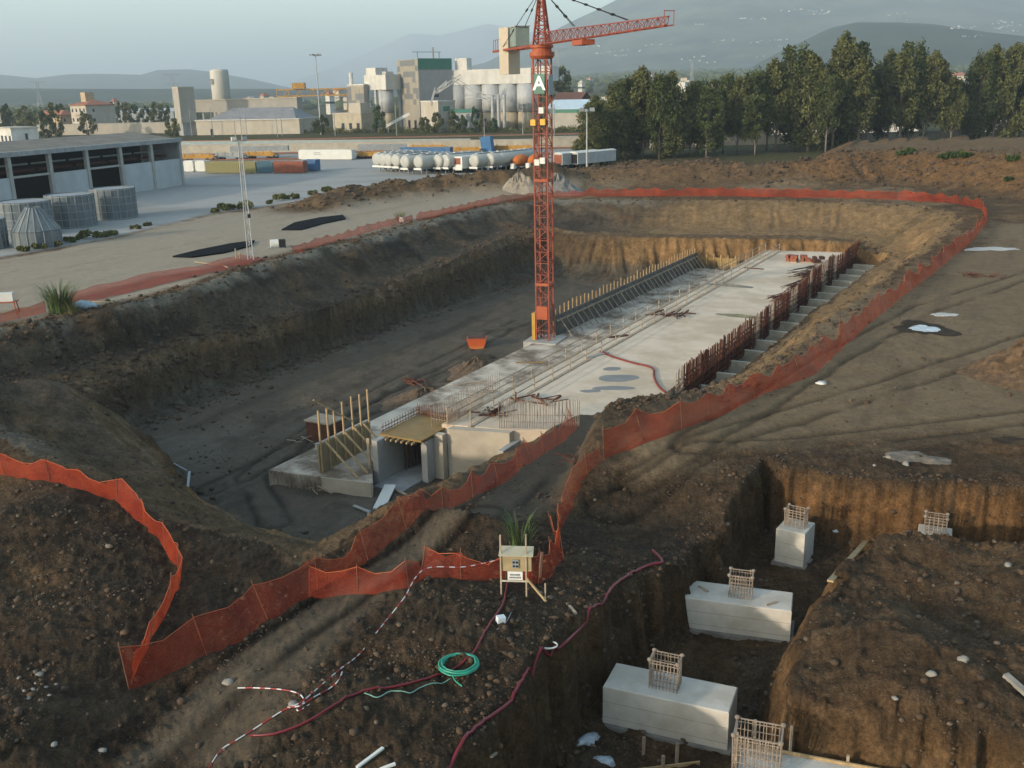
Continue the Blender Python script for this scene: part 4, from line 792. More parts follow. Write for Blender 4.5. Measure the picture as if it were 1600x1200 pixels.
# woods of the plain
def sector(n,R0,R1,a0,a1,seed):
    r=np.random.default_rng(seed);R=np.sqrt(r.uniform(R0**2,R1**2,n));A=r.uniform(a0,a1,n);X=R*np.sin(A);Y=R*np.cos(A);d=fbm(X/160,Y/160,seed,3)
    k=d>-.12;return X[k],Y[k]
X,Y=sector(1500,545,1150,-.60,.60,11);n=len(X);Zg=gz_arr(X,Y);r=np.random.default_rng(12);s=r.uniform(3.,6.2,n);hh=r.uniform(4.5,8,n)*np.where(X<-10,1.55,1.1)
# keep the sight of the houses open by leaving their plots bare
for o in [o for o in list(COL.objects) if o.name.startswith(('plain_h','white_block','brick_stack'))]:
    d=np.hypot(X-o.location.x,Y-o.location.y);al=np.abs(np.arctan2(X,Y)-math.atan2(o.location.x,o.location.y));k=(d>26)&~((al<.014)&(np.hypot(X,Y)<math.hypot(o.location.x,o.location.y))&(hh>5.4));X,Y,Zg,s,hh=X[k],Y[k],Zg[k],s[k],hh[k]
V,Q=leaf_cloud(np.stack([X,Y,Zg+hh*.52],-1),np.stack([s,s,hh*.55],-1),150,.85,13,.1)
half=rng.uniform(size=len(Q)//150)<.5
for nm,mk,mt in(('woodland',half,LEAFM[0]),('orchard_woodland',~half,LEAFM[1])):
    sel=np.repeat(mk,150);tag(npmesh(nm,V.reshape(-1,4,3)[sel].reshape(-1,3),np.arange(sel.sum()*4).reshape(-1,4),mt),kind='stuff')
X,Y=sector(7600,1150,3500,-.60,.60,15);n=len(X);Zg=gz_arr(X,Y);s=r.uniform(4.5,11,n);hh=r.uniform(4,8.,n)
V,Q=scatter(ICO1,np.stack([X,Y,Zg+hh*.55],-1),np.stack([s,s,hh*.75],-1),16,.3);tag(npmesh('far_woodland',V,Q,LEAFM[0]),kind='stuff')
# ---- small white houses on the slopes
hp=MB();hp.bx(-9,9,-6,6,-2,7);HW=M('hill_house_wall',(.46,.44,.40),.8,.08,.3)
proto=hp.build('hillside_house',HW);rf=MB();rf.ext([(-6.5,7),(0,10),(6.5,7)],(-9.4,0,0),(0,1,0),(0,0,1),(1,0,0),18.8);
HL={'m':('tiny white house scattered on the hazy mountain slope','houses on the mountain slope'),'w':('tiny white house of the town beside the wooded hill on the right','houses of the hill town at right'),'f':('tiny pale house on the hazy slope left of the crane','houses on the slope left of the crane')}
CL=[(0,0,0,0,0,'m'),(925,1060,62,82,24,'m'),(960,1035,84,92,12,'m'),(1065,1105,34,45,4,'m'),(1145,1205,29,36,10,'m'),(1120,1255,50,78,20,'m'),(1200,1345,16,36,20,'m'),(1370,1450,20,36,9,'m'),(1480,1600,34,46,36,'w'),(1440,1600,47,68,10,'w'),(1040,1200,85,98,14,'m'),(735,768,66,82,6,'f'),(640,740,84,104,8,'f'),(1540,1640,30,42,14,'w')]
first=True;hs=[]
for x0,x1,y0,y1,n,kx in CL:
    for i in range(n):
        if i%6==0:cx,cy,sl=rng.uniform(x0,x1),rng.uniform(y0,y1),rng.uniform(-.15,.1)
        dx=rng.normal()*11;px=cx+dx;py=cy+sl*dx+rng.normal()*.8;nm=['wooded_hill','mountain'] if kx=='w' else ['mountain']
        d=FWD+RT*((px-800)/F)-UP*((py-600)/F);d/=d[1];ts=np.linspace(2200,6500,1400);hit=None
        for q in nm:
            zz=land_z(q,d[0]*ts,ts);k=np.nonzero(H+d[2]*ts<=zz)[0]
            if len(k) and (hit is None or ts[k[0]]<hit[0]):hit=(ts[k[0]],zz[k[0]])
        if hit is None:continue
        o=proto if first else proto.copy()
        if not first:COL.objects.link(o)
        first=False;s=hit[0]/6500*rng.uniform(.3,.72);o.location=(d[0]*hit[0],hit[0],hit[1]);o.scale=(s,s,s*rng.uniform(.7,1.1));o.rotation_euler=(0,0,rng.uniform(0,3));tag(o,HL[kx][0],'house',HL[kx][1])
# ================================================================ the underpass being built in the pit
A0=P(690,662,-4.6);B0=P(1195,391,-4.6);U=(B0-A0)[:2];U/=np.linalg.norm(U);Vx=np.array([U[1],-U[0]]);RZ=math.atan2(Vx[1],Vx[0])
def at(x,y,z):q=A0[:2]+Vx*x+U*y;return np.array([q[0],q[1],z])
def thing(name,x,y,z,lab,cat,group=None,rz=0.):return empty(name,at(x,y,z),RZ+rz,lab,cat,group)
DECK=M('deck_concrete',(.62,.505,.375),.85,.10,.35,.15,dirt=(.42,.325,.22),dirtamt=.8,dscale=.18,bscale=3)
STRIP=M('strip_concrete',(.50,.435,.345),.9,.2,.5,.25,dirt=(.13,.095,.062),dirtamt=.95,dscale=.30)
FORMC=M('board_marked_concrete',(.42,.36,.275),.9,.12,.9,.2,dirt=(.31,.27,.21),dirtamt=.6,dscale=.5)
TIMB=M('fresh_timber',(.38,.265,.135),.8,.25,2.5);TIMD=M('old_plank',(.34,.27,.19),.85,.3,2.)
PLY=M('yellow_formwork_panel',(.24,.145,.04),.6,.2,1.5,dirt=(.22,.16,.07),dirtamt=.6)
RUST=M('rusty_rebar',(.125,.046,.026),.85,.35,3.);RUSTD=M('dark_rust',(.095,.038,.024),.9,.3,2.);RUSTG=M('grey_rebar',(.26,.205,.155),.8,.3,3.)
FPAN=M('formwork_steel',(.085,.082,.072),.75,.25,1.,dirt=(.16,.14,.11),dirtamt=.5)
PUD=M('standing_water',(.19,.185,.17),.5,.2,.8,spec=.2)
e=thing('concrete_deck',0,0,0,'long pale concrete deck slab of the underpass in the pit','deck')
m=MB();m.prism([(0.02,-.02),(5.1,1.0),(9.,3.),(11.1,9.),(11.1,82.6),(0,80.6)],-6.0,-4.6);m.build('slab',DECK,e)
m=MB();m.prism([(.9,-.75),(5.05,.35),(5.05,.97),(.9,-.06)],-8.2,-4.62);m.build('front_wall',FORMC,e);MB().bx(5.06,5.45,-1.2,1.1,-8.2,-5.3).build('wing_wall',CONC,e)
MB().bx(11.12,11.35,9,83,-8.2,-6.2).build('lower_wall',CONCG,e)
for k in range(18):
    y=19.6+k*4.05;MB().bx(11.36,14.9,y,y+.38,-8.1,-5.75).build('counterfort',M('warm_concrete',(.50,.44,.34),.9,.15,1.,.2,dirt=(.30,.25,.18),dirtamt=.6,dscale=.8),e)
    if k<17:MB().bx(11.36,15.2,y+.384,y+4.046,-8.1,-7.55).build('cell_floor',M('cell_shade',(.035,.028,.022),.95,.4,1.5,.5),e)  # near-black floors paint the shadow between the counterforts
e=thing('base_slab',0,0,0,'lower concrete base slab projecting left of and in front of the deck','slab');m=MB()
m.prism([(-9.2,-7.2),(-1.5,-6.0),(-2.95,-4.05),(-3.02,-3.9),(-3.02,8.4),(-.02,8.4),(-.02,91.),(-9.2,91.)],-8.15,-7.0);m.build('slab',STRIP,e)
m=MB()
for k in range(14):m.box((-9.+k*.30,-7.34+k*.045,-7.55),(.04,.04,1.1))
m.build('starter_bars',RUSTG,e)
m=MB();m.prism([(-5.2,-6.66),(-1.55,-6.09),(-1.55,-6.02),(-5.2,-6.59)],-8.1,-6.98);m.build('edge_board',FORMC,e)
# culvert
e=thing('box_culvert',0,0,0,'concrete box culvert mouth with a yellow formwork roof at the near end of the deck','culvert')
MB().bx(-3.0,-2.55,-3.9,8,-8.1,-5.0).build('left_wall',CONC,e);MB().bx(-.25,.2,-2.2,-.05,-8.1,-5.15).build('right_wall',CONC,e);MB().bx(.204,.88,-1.3,-.78,-8.1,-4.9).build('return_wall',FORMC,e);MB().bx(-2.54,-.26,-4.6,8,-8.2,-7.9).build('floor',CONCG,e)
MB().bx(-.25,-.03,-.045,8,-8.1,-5.0).build('inner_wall',CONCG,e);MB().bx(-2.54,-.26,1.7,1.9,-8.1,-5).build('end_panel',DARKM,e)  # near-black panel across the culvert stands in for its inner shade
MB().bx(-3.1,.25,-2.9,1.8,-4.98,-4.86).build('roof_panel',PLY,e);MB().bx(-3.0,-.03,1.9,8.35,-4.98,-4.62).build('roof_slab',STRIP,e)
for k in range(6):MB().bx(-2.4+k*.42,-2.3+k*.42,-3.25,1.8,-5.13,-4.995).build('roof_joist',TIMB,e)
m=MB();m.box((-3.2,-4.0,-6.5),(.22,.10,3.3));m.build('edge_plank',TIMD,e)
m=MB()
for k in range(22):m.beam((-2.95+k*.15,1.5,-4.85),(-2.95+k*.15,1.5,-4.0),.03)
for k in range(14):m.beam((-3.05,-2.5+k*.33,-4.85),(-3.05,-2.5+k*.33,-4.25),.03)
for z in(-4.75,-4.5):m.beam((-3,1.5,z),(.2,1.5,z),.04);m.beam((-3.05,-2.7,z),(-3.05,1.8,z),.04)
m.build('rebar',RUST,e)
for k in range(9):
    MB().beam((-2.3+k*.06,-1.2+.3*k,-7.9),(-2.3+k*.06,-1.2+.3*k,-5.15),.07).build('inner_prop',RUSTD,e);MB().beam((-.6-k*.05,-1.2+.3*k,-7.9),(-.6-k*.05,-1.2+.3*k,-5.15),.07).build('inner_prop',RUSTD,e)
# near formwork with raking props
e=thing('propped_formwork',-5.65,-6.1,-7.,'short timber formwork wall with tall poles and slanting props on the base slab','formwork');MB().bx(-.12,.0,0,5.6,0,1.95).build('panel',M('formwork_panel',(.30,.225,.12),.8,.35,1.2,dirt=(.18,.13,.08),dirtamt=.7,dscale=1.2),e)
MB().bx(-.30,-.125,0,5.6,1.7,2.0).build('waler',CONC,e)
for k,(y,h) in enumerate(((.15,4.3),(1.0,4.2),(1.7,3.9),(2.6,4.2),(3.6,4.3),(4.5,4.2),(5.4,4.3))):MB().beam((.06,y,0),(.06,y,h),.10).build('pole',TIMB,e)
for k in range(5):MB().beam((.12,.55+k*1.02,2.1),(2.9,.25+k*1.02,0.06),.10).build('prop',TIMB,e)
MB().beam((-.2,.1,5.0),(.3,3.4,2.6),.09).build('loose_batten',TIMB,e)
# long formwork wall on the left
e=thing('formwork_wall',-8.35,34.2,-7.,'long formwork wall with a row of upright timbers and slanting props beside the crane','formwork');MB().bx(-.16,0,0,43,0,2.1).build('panel',FPAN,e)
for k in range(44):
    y=.3+k*.985;MB().beam((-.25,y,0),(-.25,y,2.75+rng.uniform(-.1,.35)),.12,.15).build('upright',M('upright_timber',(.27,.185,.095),.85,.35,2.),e)
for k in range(34):
    y=.6+k*1.27;MB().beam((.06,y,1.75),(1.55,y-.25,.05),.08).build('prop',RUSTG if k%3 else TIMD,e)
MB().bx(.02,.14,0,43,1.5,1.66).build('waler',TIMD,e)
e=thing('end_panel',-8.4,77.6,-7.,'short yellow shutter board wall closing the far end of the formwork','shutter');MB().bx(0,5.5,0,.12,0,1.5).build('panel',PLY,e)
for k in range(6):MB().bx(.2+k,.3+k,-.1,-.003,0,1.9).build('batten',TIMB,e)
# guard rail along the deck edge
for off,lab in((.25,'long timber guard rail along the left edge of the deck'),(2.1,'second timber guard rail parallel to the deck edge rail')):
    e=thing('guard_rail',off,.2,-4.6,lab,'guard rail','timber guard rails along the deck');L=80.
    MB().bx(-.025,.025,0,L,1.0,1.07).build('top_rail',TIMD,e);MB().bx(-.025,.025,0,L,.5,.56).build('mid_rail',TIMD,e);MB().bx(-.14,.14,0,L,.004,.06).build('toe_plank',TIMD,e)
    for k in range(27):MB().bx(.035,.105,k*3.05,k*3.05+.06,0,1.1).build('post',TIMD,e)
# front starter bars
e=thing('starter_bars',4.0,.9,-4.65,'row of tall thin starter bars at the near right corner of the deck','rebar');m=MB();r=np.random.default_rng(9)
for k in range(46):
    x=k*.108;y=x*.42;m.beam((x,y,0),(x+r.normal()*.05,y+r.normal()*.05,2.05+r.normal()*.07),.035)
for z in(.5,1.):m.beam((0,0,z),(4.9,2.05,z),.03)
m.build('bars',RUSTG,e)
e=thing('wall_starter_bars',-.2,-.3,-4.62,'row of short starter bars behind the culvert roof along the guard rail','rebar');m=MB()
for k in range(30):
    y=k*.32;m.beam((-.4,y,-.3),(-.4+r.normal()*.03,y,1.25+r.normal()*.1),.03);m.beam((.9,y*.5,0),(.9,y*.5,1.2),.03)
m.beam((-.4,0,.4),(-.4,9.3,.4),.03);m.beam((.9,0,.4),(.9,4.7,.4),.03);m.beam((-.4,0,.4),(.9,0,.4),.03)
m.build('bars',RUSTG,e)
# rusty reinforcement curtain on the right side
e=thing('rebar_curtain',11.5,14.2,-6.2,'long rusty curtain of upright reinforcement along the right edge of the deck','rebar');L=70.5
for k in range(44):
    y0=k*L/44;y1=(k+1)*L/44-.03;g=r.uniform();mt=RUST if g<.42 else RUSTD if g<.80 else RUSTG;m=MB();y=y0;bs=r.uniform(-.07,.08)
    while y<y1:
        hgt=3.0+bs+.08*math.sin(y*.5)+r.normal()*.10+(.45 if 42<y<55 else 0);x=r.uniform(-.05,.10);m.beam((x,y,0),(x+r.normal()*.03,y+r.normal()*.03,hgt),.05);y+=r.uniform(.085,.17) if mt is not RUSTG else r.uniform(.15,.28)
    for z in(.3,.8,1.3,1.8,2.2):m.bx(-.07,.12,y0,y1,z,z+.035)
    m.build('rebar_panel',mt,e)
# thin bars standing in the cells
for k in range(17):
    m=MB()
    m.beam((.1,0,.7),(2.8,0,.7),.03)
    for q in range(7):m.beam((.1+q*.45,0,0),(.1+q*.45,0,1.5+r.normal()*.1),.03)
    tag(m.build('cell_bars',RUSTG),'row of thin bars standing in a concrete cell right of the rusty curtain','rebar','bars standing in the concrete cells');o=COL.objects[-1];o.location=at(11.7,21.5+k*4.05,-7.9);o.rotation_euler=(0,0,RZ)
# rebar bundles lying on the curtain top
def bundle(x,y,z,L,rz,n,lab,mat=RUST,sp=.35,nm='rebar_bundle'):
    m=MB()
    for k in range(n):
        p=np.array([r.normal()*sp,r.normal()*sp*.3,abs(r.normal())*sp*.5+.04]);a=rz+r.normal()*.12;d=np.array([math.cos(a),math.sin(a),r.normal()*.03])*L/2;m.beam(p-d,p+d,.05)
    o=m.build(nm,mat);o.location=at(x,y,z);o.rotation_euler=(0,0,RZ);return tag(o,lab,'rebar bundle')
bundle(10.4,63.5,-4.5,4.6,1.2,46,'heaped dark rust bundle lying over the curtain near its far half',RUSTD,.75);bundle(10.6,56,-4.5,5,1.4,40,'red rusty bundle leaning on the middle of the curtain',RUST,.6);bundle(10.7,49.5,-4.5,4.,1.3,24,'smaller rusty bundle at the near end of the heaped ones',RUST,.5)
def heap(x,y,z,rx,ry,h,mat,lab,cat,nm,seed=1,n=26):
    rr=np.random.default_rng(seed);m=[];V=[];Q=[];nn=n
    g=np.linspace(0,1,9);an=np.linspace(0,2*math.pi,29)[:-1];vs=[];irr=1+.35*(fbm(np.cos(an)*1.5+seed,np.sin(an)*1.5,seed,3))
    for q in g:
        for k,t in enumerate(an):vs.append((rx*q*irr[k]*math.cos(t),ry*q*irr[k]*math.sin(t),h*(1-q)**1.15*(1+.3*rr.normal()*(q<.9)*(q>.05)*.5)-.02))
    N=len(an);Fq=[(i*N+k,(i+1)*N+k,(i+1)*N+(k+1)%N,i*N+(k+1)%N) for i in range(8) for k in range(N)]
    o=MB().add(vs,[f[::-1] for f in Fq]).build(nm,mat);o.location=at(x,y,z) if nm!='gravel_heap' else (x,y,z);o.rotation_euler=(0,0,RZ);return tag(o,lab,cat)
DIRTP=M('dirt_patch',(.20,.18,.145),.95,.4,3,.6);heap(3.,54.5,-4.6,3.1,.9,.22,DIRTP,'thin patch of grey rubble on the far half of the deck','rubble','rubble_patch',3);heap(8.7,40,-4.6,2.7,.8,.22,M('green_dirt',(.17,.165,.105),.95,.4,3,.6),'greenish strip of rubble on the middle of the deck near the curtain','rubble','rubble_patch',5)
for k,(x,y,lab) in enumerate(((5.6,72.5,'left reddish pallet of blocks at the far end of the deck'),(7.2,73.,'middle pallet of blocks at the far end of the deck'),(8.8,72.6,'right dark pallet of blocks at the far end of the deck'))):
    e=thing('block_pallet',x,y,-4.6,lab,'pallet','pallets at the far end of the deck',.3*k)
    MB().bx(-.7,.7,-.6,.6,0,.14).build('base',TIMD,e);m=MB()
    for i in range(3):
        for j in range(2):
            if (i+j+k)%5!=4:m.box((-.45+.45*i+r.normal()*.04,0,.33+.38*j),(.40,.9,.36),r.normal()*.1)
    m.build('blocks',REDB if k!=2 else RUSTD,e)
def timber(x,y,z,L,rz,lab,mat=TIMD,w=.22,h=.08,nm='timber_plank'):
    o=MB().box((0,0,h/2),(L,w,h)).build(nm,mat);o.location=at(x,y,z);o.rotation_euler=(0,0,RZ+rz);return tag(o,lab,'plank')
timber(2.6,66.,-4.6,2.4,.0,'dark plank lying flat on the deck near the far pallets',RUSTD,.3)
timber(2.2,20.6,-4.6,2.6,1.2,'grey plank beside the start of the red hose on the deck',CONCG,.35)
timber(1.2,27.5,-4.6,2.,.9,'small dark board on the deck before the rubble patches',RUSTD,.5)
def scrap(x,y,z,n,s,lab,mats,nm='scrap_heap'):
    m=MB()
    for k in range(n):
        c=np.array([r.normal()*s,r.normal()*s*.6,.05+abs(r.normal())*.12]);a=r.uniform(0,3.1);L=r.uniform(.4,1.2)*s;d=np.array([math.cos(a)*L,math.sin(a)*L,r.normal()*.12*s]);m.beam(c-d,c+d,r.uniform(.05,.14))
    o=m.build(nm,mats);o.location=at(x,y,z);return tag(o,lab,'scrap')
scrap(2.6,37.5,-4.6,16,1.,'jumbled scrap of dark bars and offcuts in the middle of the deck',RUSTD);scrap(2.,3.2,-4.6,14,.9,'small dark bundle of bars beside the guard rail near the culvert',RUSTD);scrap(3.3,7.,-4.6,12,.9,'rusty offcuts on the deck behind the starter bars',RUST)
for k,(x,y,rx,ry) in enumerate(((6.4,15.2,1.5,1.),(5.,17.4,.8,.6),(7.2,12.6,1.7,.55),(6.,11.2,.8,.4))):
    an=np.linspace(0,6.283,33)[:-1];q=1+.3*fbm(np.cos(an)+k*3.1,np.sin(an),k,3);o=MB().prism([(rx*q[i]*math.cos(t),ry*q[i]*math.sin(t)) for i,t in enumerate(an)],0,.006).build('puddle',PUD);o.location=at(x,y,-4.6);o.rotation_euler=(0,0,RZ+.5);tag(o,('largest grey puddle on the near half of the deck','small round puddle left of the largest one on the deck','long puddle nearest the earth bank on the deck','tiny puddle touching the long one on the deck')[k],'puddle')
def resample(pts,step):
    pts=[np.array(p,float) for p in pts];out=[pts[0]]
    for a,b in zip(pts[:-1],pts[1:]):
        n=max(1,int(np.linalg.norm((b-a)[:2])/step))
        for k in range(1,n+1):out.append(a+(b-a)*k/n)
    return out
def hose(name,pts,rad,mat,lab,cat,n=8,sub=4,ground_=False):
    pts=[np.array(p,float) for p in pts];out=[]
    for i in range(len(pts)-1):
        p0=pts[max(i-1,0)];p1=pts[i];p2=pts[i+1];p3=pts[min(i+2,len(pts)-1)]
        for t in np.linspace(0,1,sub,endpoint=False):out.append(.5*((2*p1)+(p2-p0)*t+(2*p0-5*p1+4*p2-p3)*t*t+(3*p1-p0-3*p2+p3)*t**3))
    out.append(pts[-1])
    if ground_:
        out=resample(out,.12);zg=gz_arr([p[0] for p in out],[p[1] for p in out]);out=[np.array([p[0],p[1],max(p[2],g+rad*.8) if g>-.8 else p[2]]) for p,g in zip(out,zg)]
    return tag(MB().tube(out,rad,n).build(name,mat,None,True),lab,cat),out
HOSE=M('red_hose',(.30,.022,.028),.5,.15,2.)
hose('red_hose',[P(px,py,-4.53) for px,py in((938,549),(960,558),(990,567),(1012,572),(1021,577),(1022,588),(1028,602),(1040,613))],.09,M('faded_red_hose',(.17,.035,.028),.7,.15,2.),'faded red hose snaking over the near half of the deck','hose')
# loose things on the pit floor and strip
e=thing('orange_skip',-15.4,30.2,-8.,'small orange steel skip alone on the pit floor left of the crane','skip',None,.5);m=MB();m.ext([(-.75,.15),(-1.0,1.05),(1.0,1.05),(.75,.15)],(0,-.7,0),(1,0,0),(0,0,1),(0,1,0),1.4);m.build('bin',M('skip_orange',(.40,.075,.02),.6,.2,1.),e);MB().bx(-.9,.9,-.62,.62,1.051,1.07).build('load',RUSTD,e);MB().bx(-.7,.7,-.75,-.704,0,.3).build('skid',ORANGE,e);MB().bx(-.7,.7,.704,.75,0,.3).build('skid',ORANGE,e)
scrap(-14.6,16.5,-8,10,.9,'rusty sheet and bars on the earth beside the base slab',RUST)
e=thing('timber_crate',-11.6,1.6,-8.,'brown wooden crate on the earth behind the propped formwork','crate');MB().bx(-1.1,1.1,-.8,.8,0,1.5).build('box',RUSTD,e);MB().bx(-1.2,1.2,-.9,.9,1.5,1.62).build('lid',TIMD,e)
for k,(x,y,L,rz,lab) in enumerate(((-7.6,16,3.,.9,'thin plank on the base slab strip left of the guard rail'),(-6.5,9,3.6,1.25,'grey plank on the strip behind the propped formwork'),(-6.,24,2.6,.5,'brown board on the strip before the crane foot'),(-3.2,45,3.,1.2,'plank on the strip between formwork wall and guard rail'))):timber(x,y,-7.,L,rz,lab,TIMD if k!=2 else PLY)
heap(-10.6,13.5,-8.0,2.6,5.,.95,SOIL if False else M('loose_brown_earth',(.12,.08,.048),.95,.4,2.5,.8),'long low earth heap along the left edge of the base slab','earth heap','earth_heap',8);heap(-11.2,23,-8.,2.4,4.2,1.2,MATS['loose_brown_earth'],'rounded earth heap on the pit floor just before the crane','earth heap','earth_heap',12)
# ================================================================ tower crane
CR=M('crane_red',(.25,.050,.026),.55,.2,.6,dirt=(.17,.055,.032),dirtamt=.6,dscale=.5);CRO=M('crane_orange',(.34,.075,.028),.55,.2,.6,dirt=(.30,.09,.04),dirtamt=.5)
cp=P(852,531,-7.);zj=zt(76,845,cp[1]);hm_=zj-cp[2];cr=empty('tower_crane',cp,math.radians(-22),'tall red lattice tower crane standing in the pit beside the base slab','tower crane');w_=.66
def lattice(m,p0,p1,h0,h1,n,th,dg,up=None,tri=False):
    """lattice box or triangle between two points"""
    p0=np.array(p0,float);p1=np.array(p1,float);d=p1-p0;d/=np.linalg.norm(d);a=np.cross(d,(0,0,1)) if abs(d[2])<.9 else np.array([1.,0,0]);a/=np.linalg.norm(a);b=np.cross(a,d)
    def cs(t):
        h=h0+(h1-h0)*t;c=p0+(p1-p0)*t
        return [c+a*h*.5,c-a*h*.5,c+b*h] if tri else [c+a*h+b*h,c-a*h+b*h,c-a*h-b*h,c+a*h-b*h]
    c0=cs(0);c1=cs(1);k=len(c0)
    for i in range(k):m.beam(c0[i],c1[i],th)
    for j in range(n):
        A=cs(j/n);B=cs((j+1)/n)
        for i in range(k):
            q=(i+1)%k;m.beam(A[i],B[q],dg) if (j+i)%2==0 else m.beam(A[q],B[i],dg);m.beam(A[i],A[q],dg)
m=MB();lattice(m,(0,0,0),(0,0,hm_-.9),w_,w_,24,.135,.058);m.build('mast',CR,cr)
m=MB()
for z in(5.7,hm_*.57):
    for s in((-1,-1,1,-1),(1,-1,1,1),(1,1,-1,1),(-1,1,-1,-1)):m.beam((s[0]*w_,s[1]*w_,z),(s[2]*w_,s[3]*w_,z),.22)
m.build('joint_collar',CRO,cr)
m=MB()
for x in(-.22,.22):m.beam((x,.2,0),(x,.2,hm_-1),.07)
for k in range(70):m.beam((-.22,.2,.4*k+.2),(.22,.2,.4*k+.2),.04)
m.build('ladder',RUSTD,cr)
m=MB();m.box((0,0,-.35),(3.4,3.4,.9));m.build('footing',CONC,cr);MB().box((-.95,-.3,1.4),(.35,.9,2.8)).build('electric_cabinet',M('cabinet_yellow',(.42,.24,.04),.6,.2,1.),cr);MB().box((0,-w_-.12,2.9),(1.1,.08,1.3)).build('base_plate',CRO,cr)
MB().lathe((0,0,hm_-.9),[(.95,0),(1.15,.25),(1.15,.6),(.9,.62),(.9,.95),(1.05,.97),(1.05,1.2)],20).build('slewing_ring',CRO,cr)
# sign
zs=zt(131,845,cp[1])-cp[2]
sg=MB().box((0,-w_-.16,zs),(1.05,.06,1.75)).build('sign_panel',M('sign_green',(.10,.20,.15),.6,.1,1.),cr);MB().box((w_+.16,0,zs-.1),(.06,1.1,1.75)).build('sign_panel',M('sign_grey',(.26,.30,.32),.6,.1,1.),cr)
def text_mesh(s,size,mat,parent,loc,rot,name='letter',th=.02):
    cu=bpy.data.curves.new(name,'FONT');cu.body=s;cu.size=size;cu.extrude=th;cu.align_x='CENTER';cu.align_y='CENTER';cu.offset=.02*size
    t=bpy.data.objects.new(name,cu);COL.objects.link(t);dg=bpy.context.evaluated_depsgraph_get();me=bpy.data.meshes.new_from_object(t.evaluated_get(dg));COL.objects.unlink(t);bpy.data.objects.remove(t)
    o=bpy.data.objects.new(name,me);me.materials.clear();me.materials.append(mat);COL.objects.link(o);o.parent=parent;o.location=loc;o.rotation_euler=rot;return o
text_mesh('A',1.75,M('sign_white',(.82,.83,.80),.6,.05,1.),sg,(0,-w_-.22,zs),(math.pi/2,0,0))
for k,(px,py,mt,x,y) in enumerate(((838,191,M('lamp_yellow',(.62,.36,.05),.5,.1,1.),-.6,-.9),(854,190,MATS['lamp_yellow'],.35,-.9),(848,172,WPAINT,.2,-.85),(842,253,WPAINT,-.3,-.8),(850,250,WPAINT,.25,-.8),(862,173,WPAINT,.9,.1))):
    z=zt(py,px,cp[1])-cp[2];MB().box((x,y,z),(.5,.3,.55)).build('floodlight',mt,cr)
# slewing part
tipw=P(1045,48,zj);d=(tipw-np.array([cp[0],cp[1],zj]));JL=np.linalg.norm(d[:2]);ja=math.atan2(d[1],d[0])+math.radians(22)
jd=np.array([math.cos(ja),math.sin(ja),0.]);zt0=hm_+.3
m=MB();ha=zt(-24,848,cp[1])-cp[2];lattice(m,(0,0,zt0),(0,0,ha),.62,.10,9,.16,.07);m.build('tower_head',CR,cr)
m=MB();lattice(m,jd*.7+(0,0,zt0+.05),jd*JL+(0,0,zt0+.05),1.05,.55,30,.08,.032,tri=True);m.build('jib',CR,cr)
m=MB();p0=-jd*.6;side=np.array([-jd[1],jd[0],0])
for s in(-.6,.6):m.beam(p0+side*s+(0,0,zt0),-jd*14.5+side*s+(0,0,zt0),.22)
for k in range(9):
    a=-jd*(.6+1.6*k);m.beam(a+side*.6+(0,0,zt0),a-jd*1.5-side*.6+(0,0,zt0),.1)
for s in(-.6,.6):
    for k in range(5):
        a=-jd*(11.2+.8*k)+side*s;m.beam(a+(0,0,zt0),a+(0,0,zt0+1.1),.05)
    m.beam(-jd*11.2+side*s+(0,0,zt0+1.1),-jd*14.4+side*s+(0,0,zt0+1.1),.05)
m.build('counter_jib',CR,cr)
cw=MB();c=-jd*10.6;b_=math.atan2(jd[1],jd[0]);cw.box((c[0],c[1],zt0-.1),(1.55,1.45,4.5),b_+.35);cw.build('counterweight',M('weight_concrete',(.47,.40,.30),.9,.12,.6,dirt=(.38,.32,.24),dirtamt=.5),cr)
c=-jd*7.6+side*.2;mh=MB().box((c[0],c[1],zt0+1.1),(1.9,1.4,1.8),b_).build('machine_house',M('house_grey_green',(.20,.24,.21),.6,.2,1.),cr);MB().box((c[0],c[1],zt0+2.06),(2.1,1.6,.1),b_).build('house_roof',LGREY,mh)
def stay(p,q,n,nm):
    m=MB();p=np.array(p,float);q=np.array(q,float);m.cyl(p,q,.035,5)
    for k in range(1,n):
        t=k/n;c=p+(q-p)*t;dd=(q-p)/np.linalg.norm(q-p);m.cyl(c-dd*.2,c+dd*.2,.09,6)
    m.build(nm,BLACKM,cr)
top=np.array([0,0,ha-.3])
for s in(-.25,.25):
    stay(top,jd*(JL*.32)+(0,0,zt0+1.1)+side*s*.3,4,'jib_stay');stay(top,jd*(JL*.74)+(0,0,zt0+.85)+side*s*.3,7,'jib_stay');stay(top,-jd*11.+side*s*3+(0,0,zt0+.1),3,'counter_stay')
tr=MB();c=jd*(JL*.40);tr.box((c[0],c[1],zt0-.28),(2.4,1.1,.4),b_);tr.build('trolley',CRO,cr)
m=MB();c=jd*JL
for s in(-.35,.35):m.beam(c+side*s+(0,0,zt0),c+side*s+(0,0,zt0+1.),.05)
m.beam(c-side*.35+(0,0,zt0+.95),c+side*.35+(0,0,zt0+.95),.05);m.build('tip_frame',CR,cr)
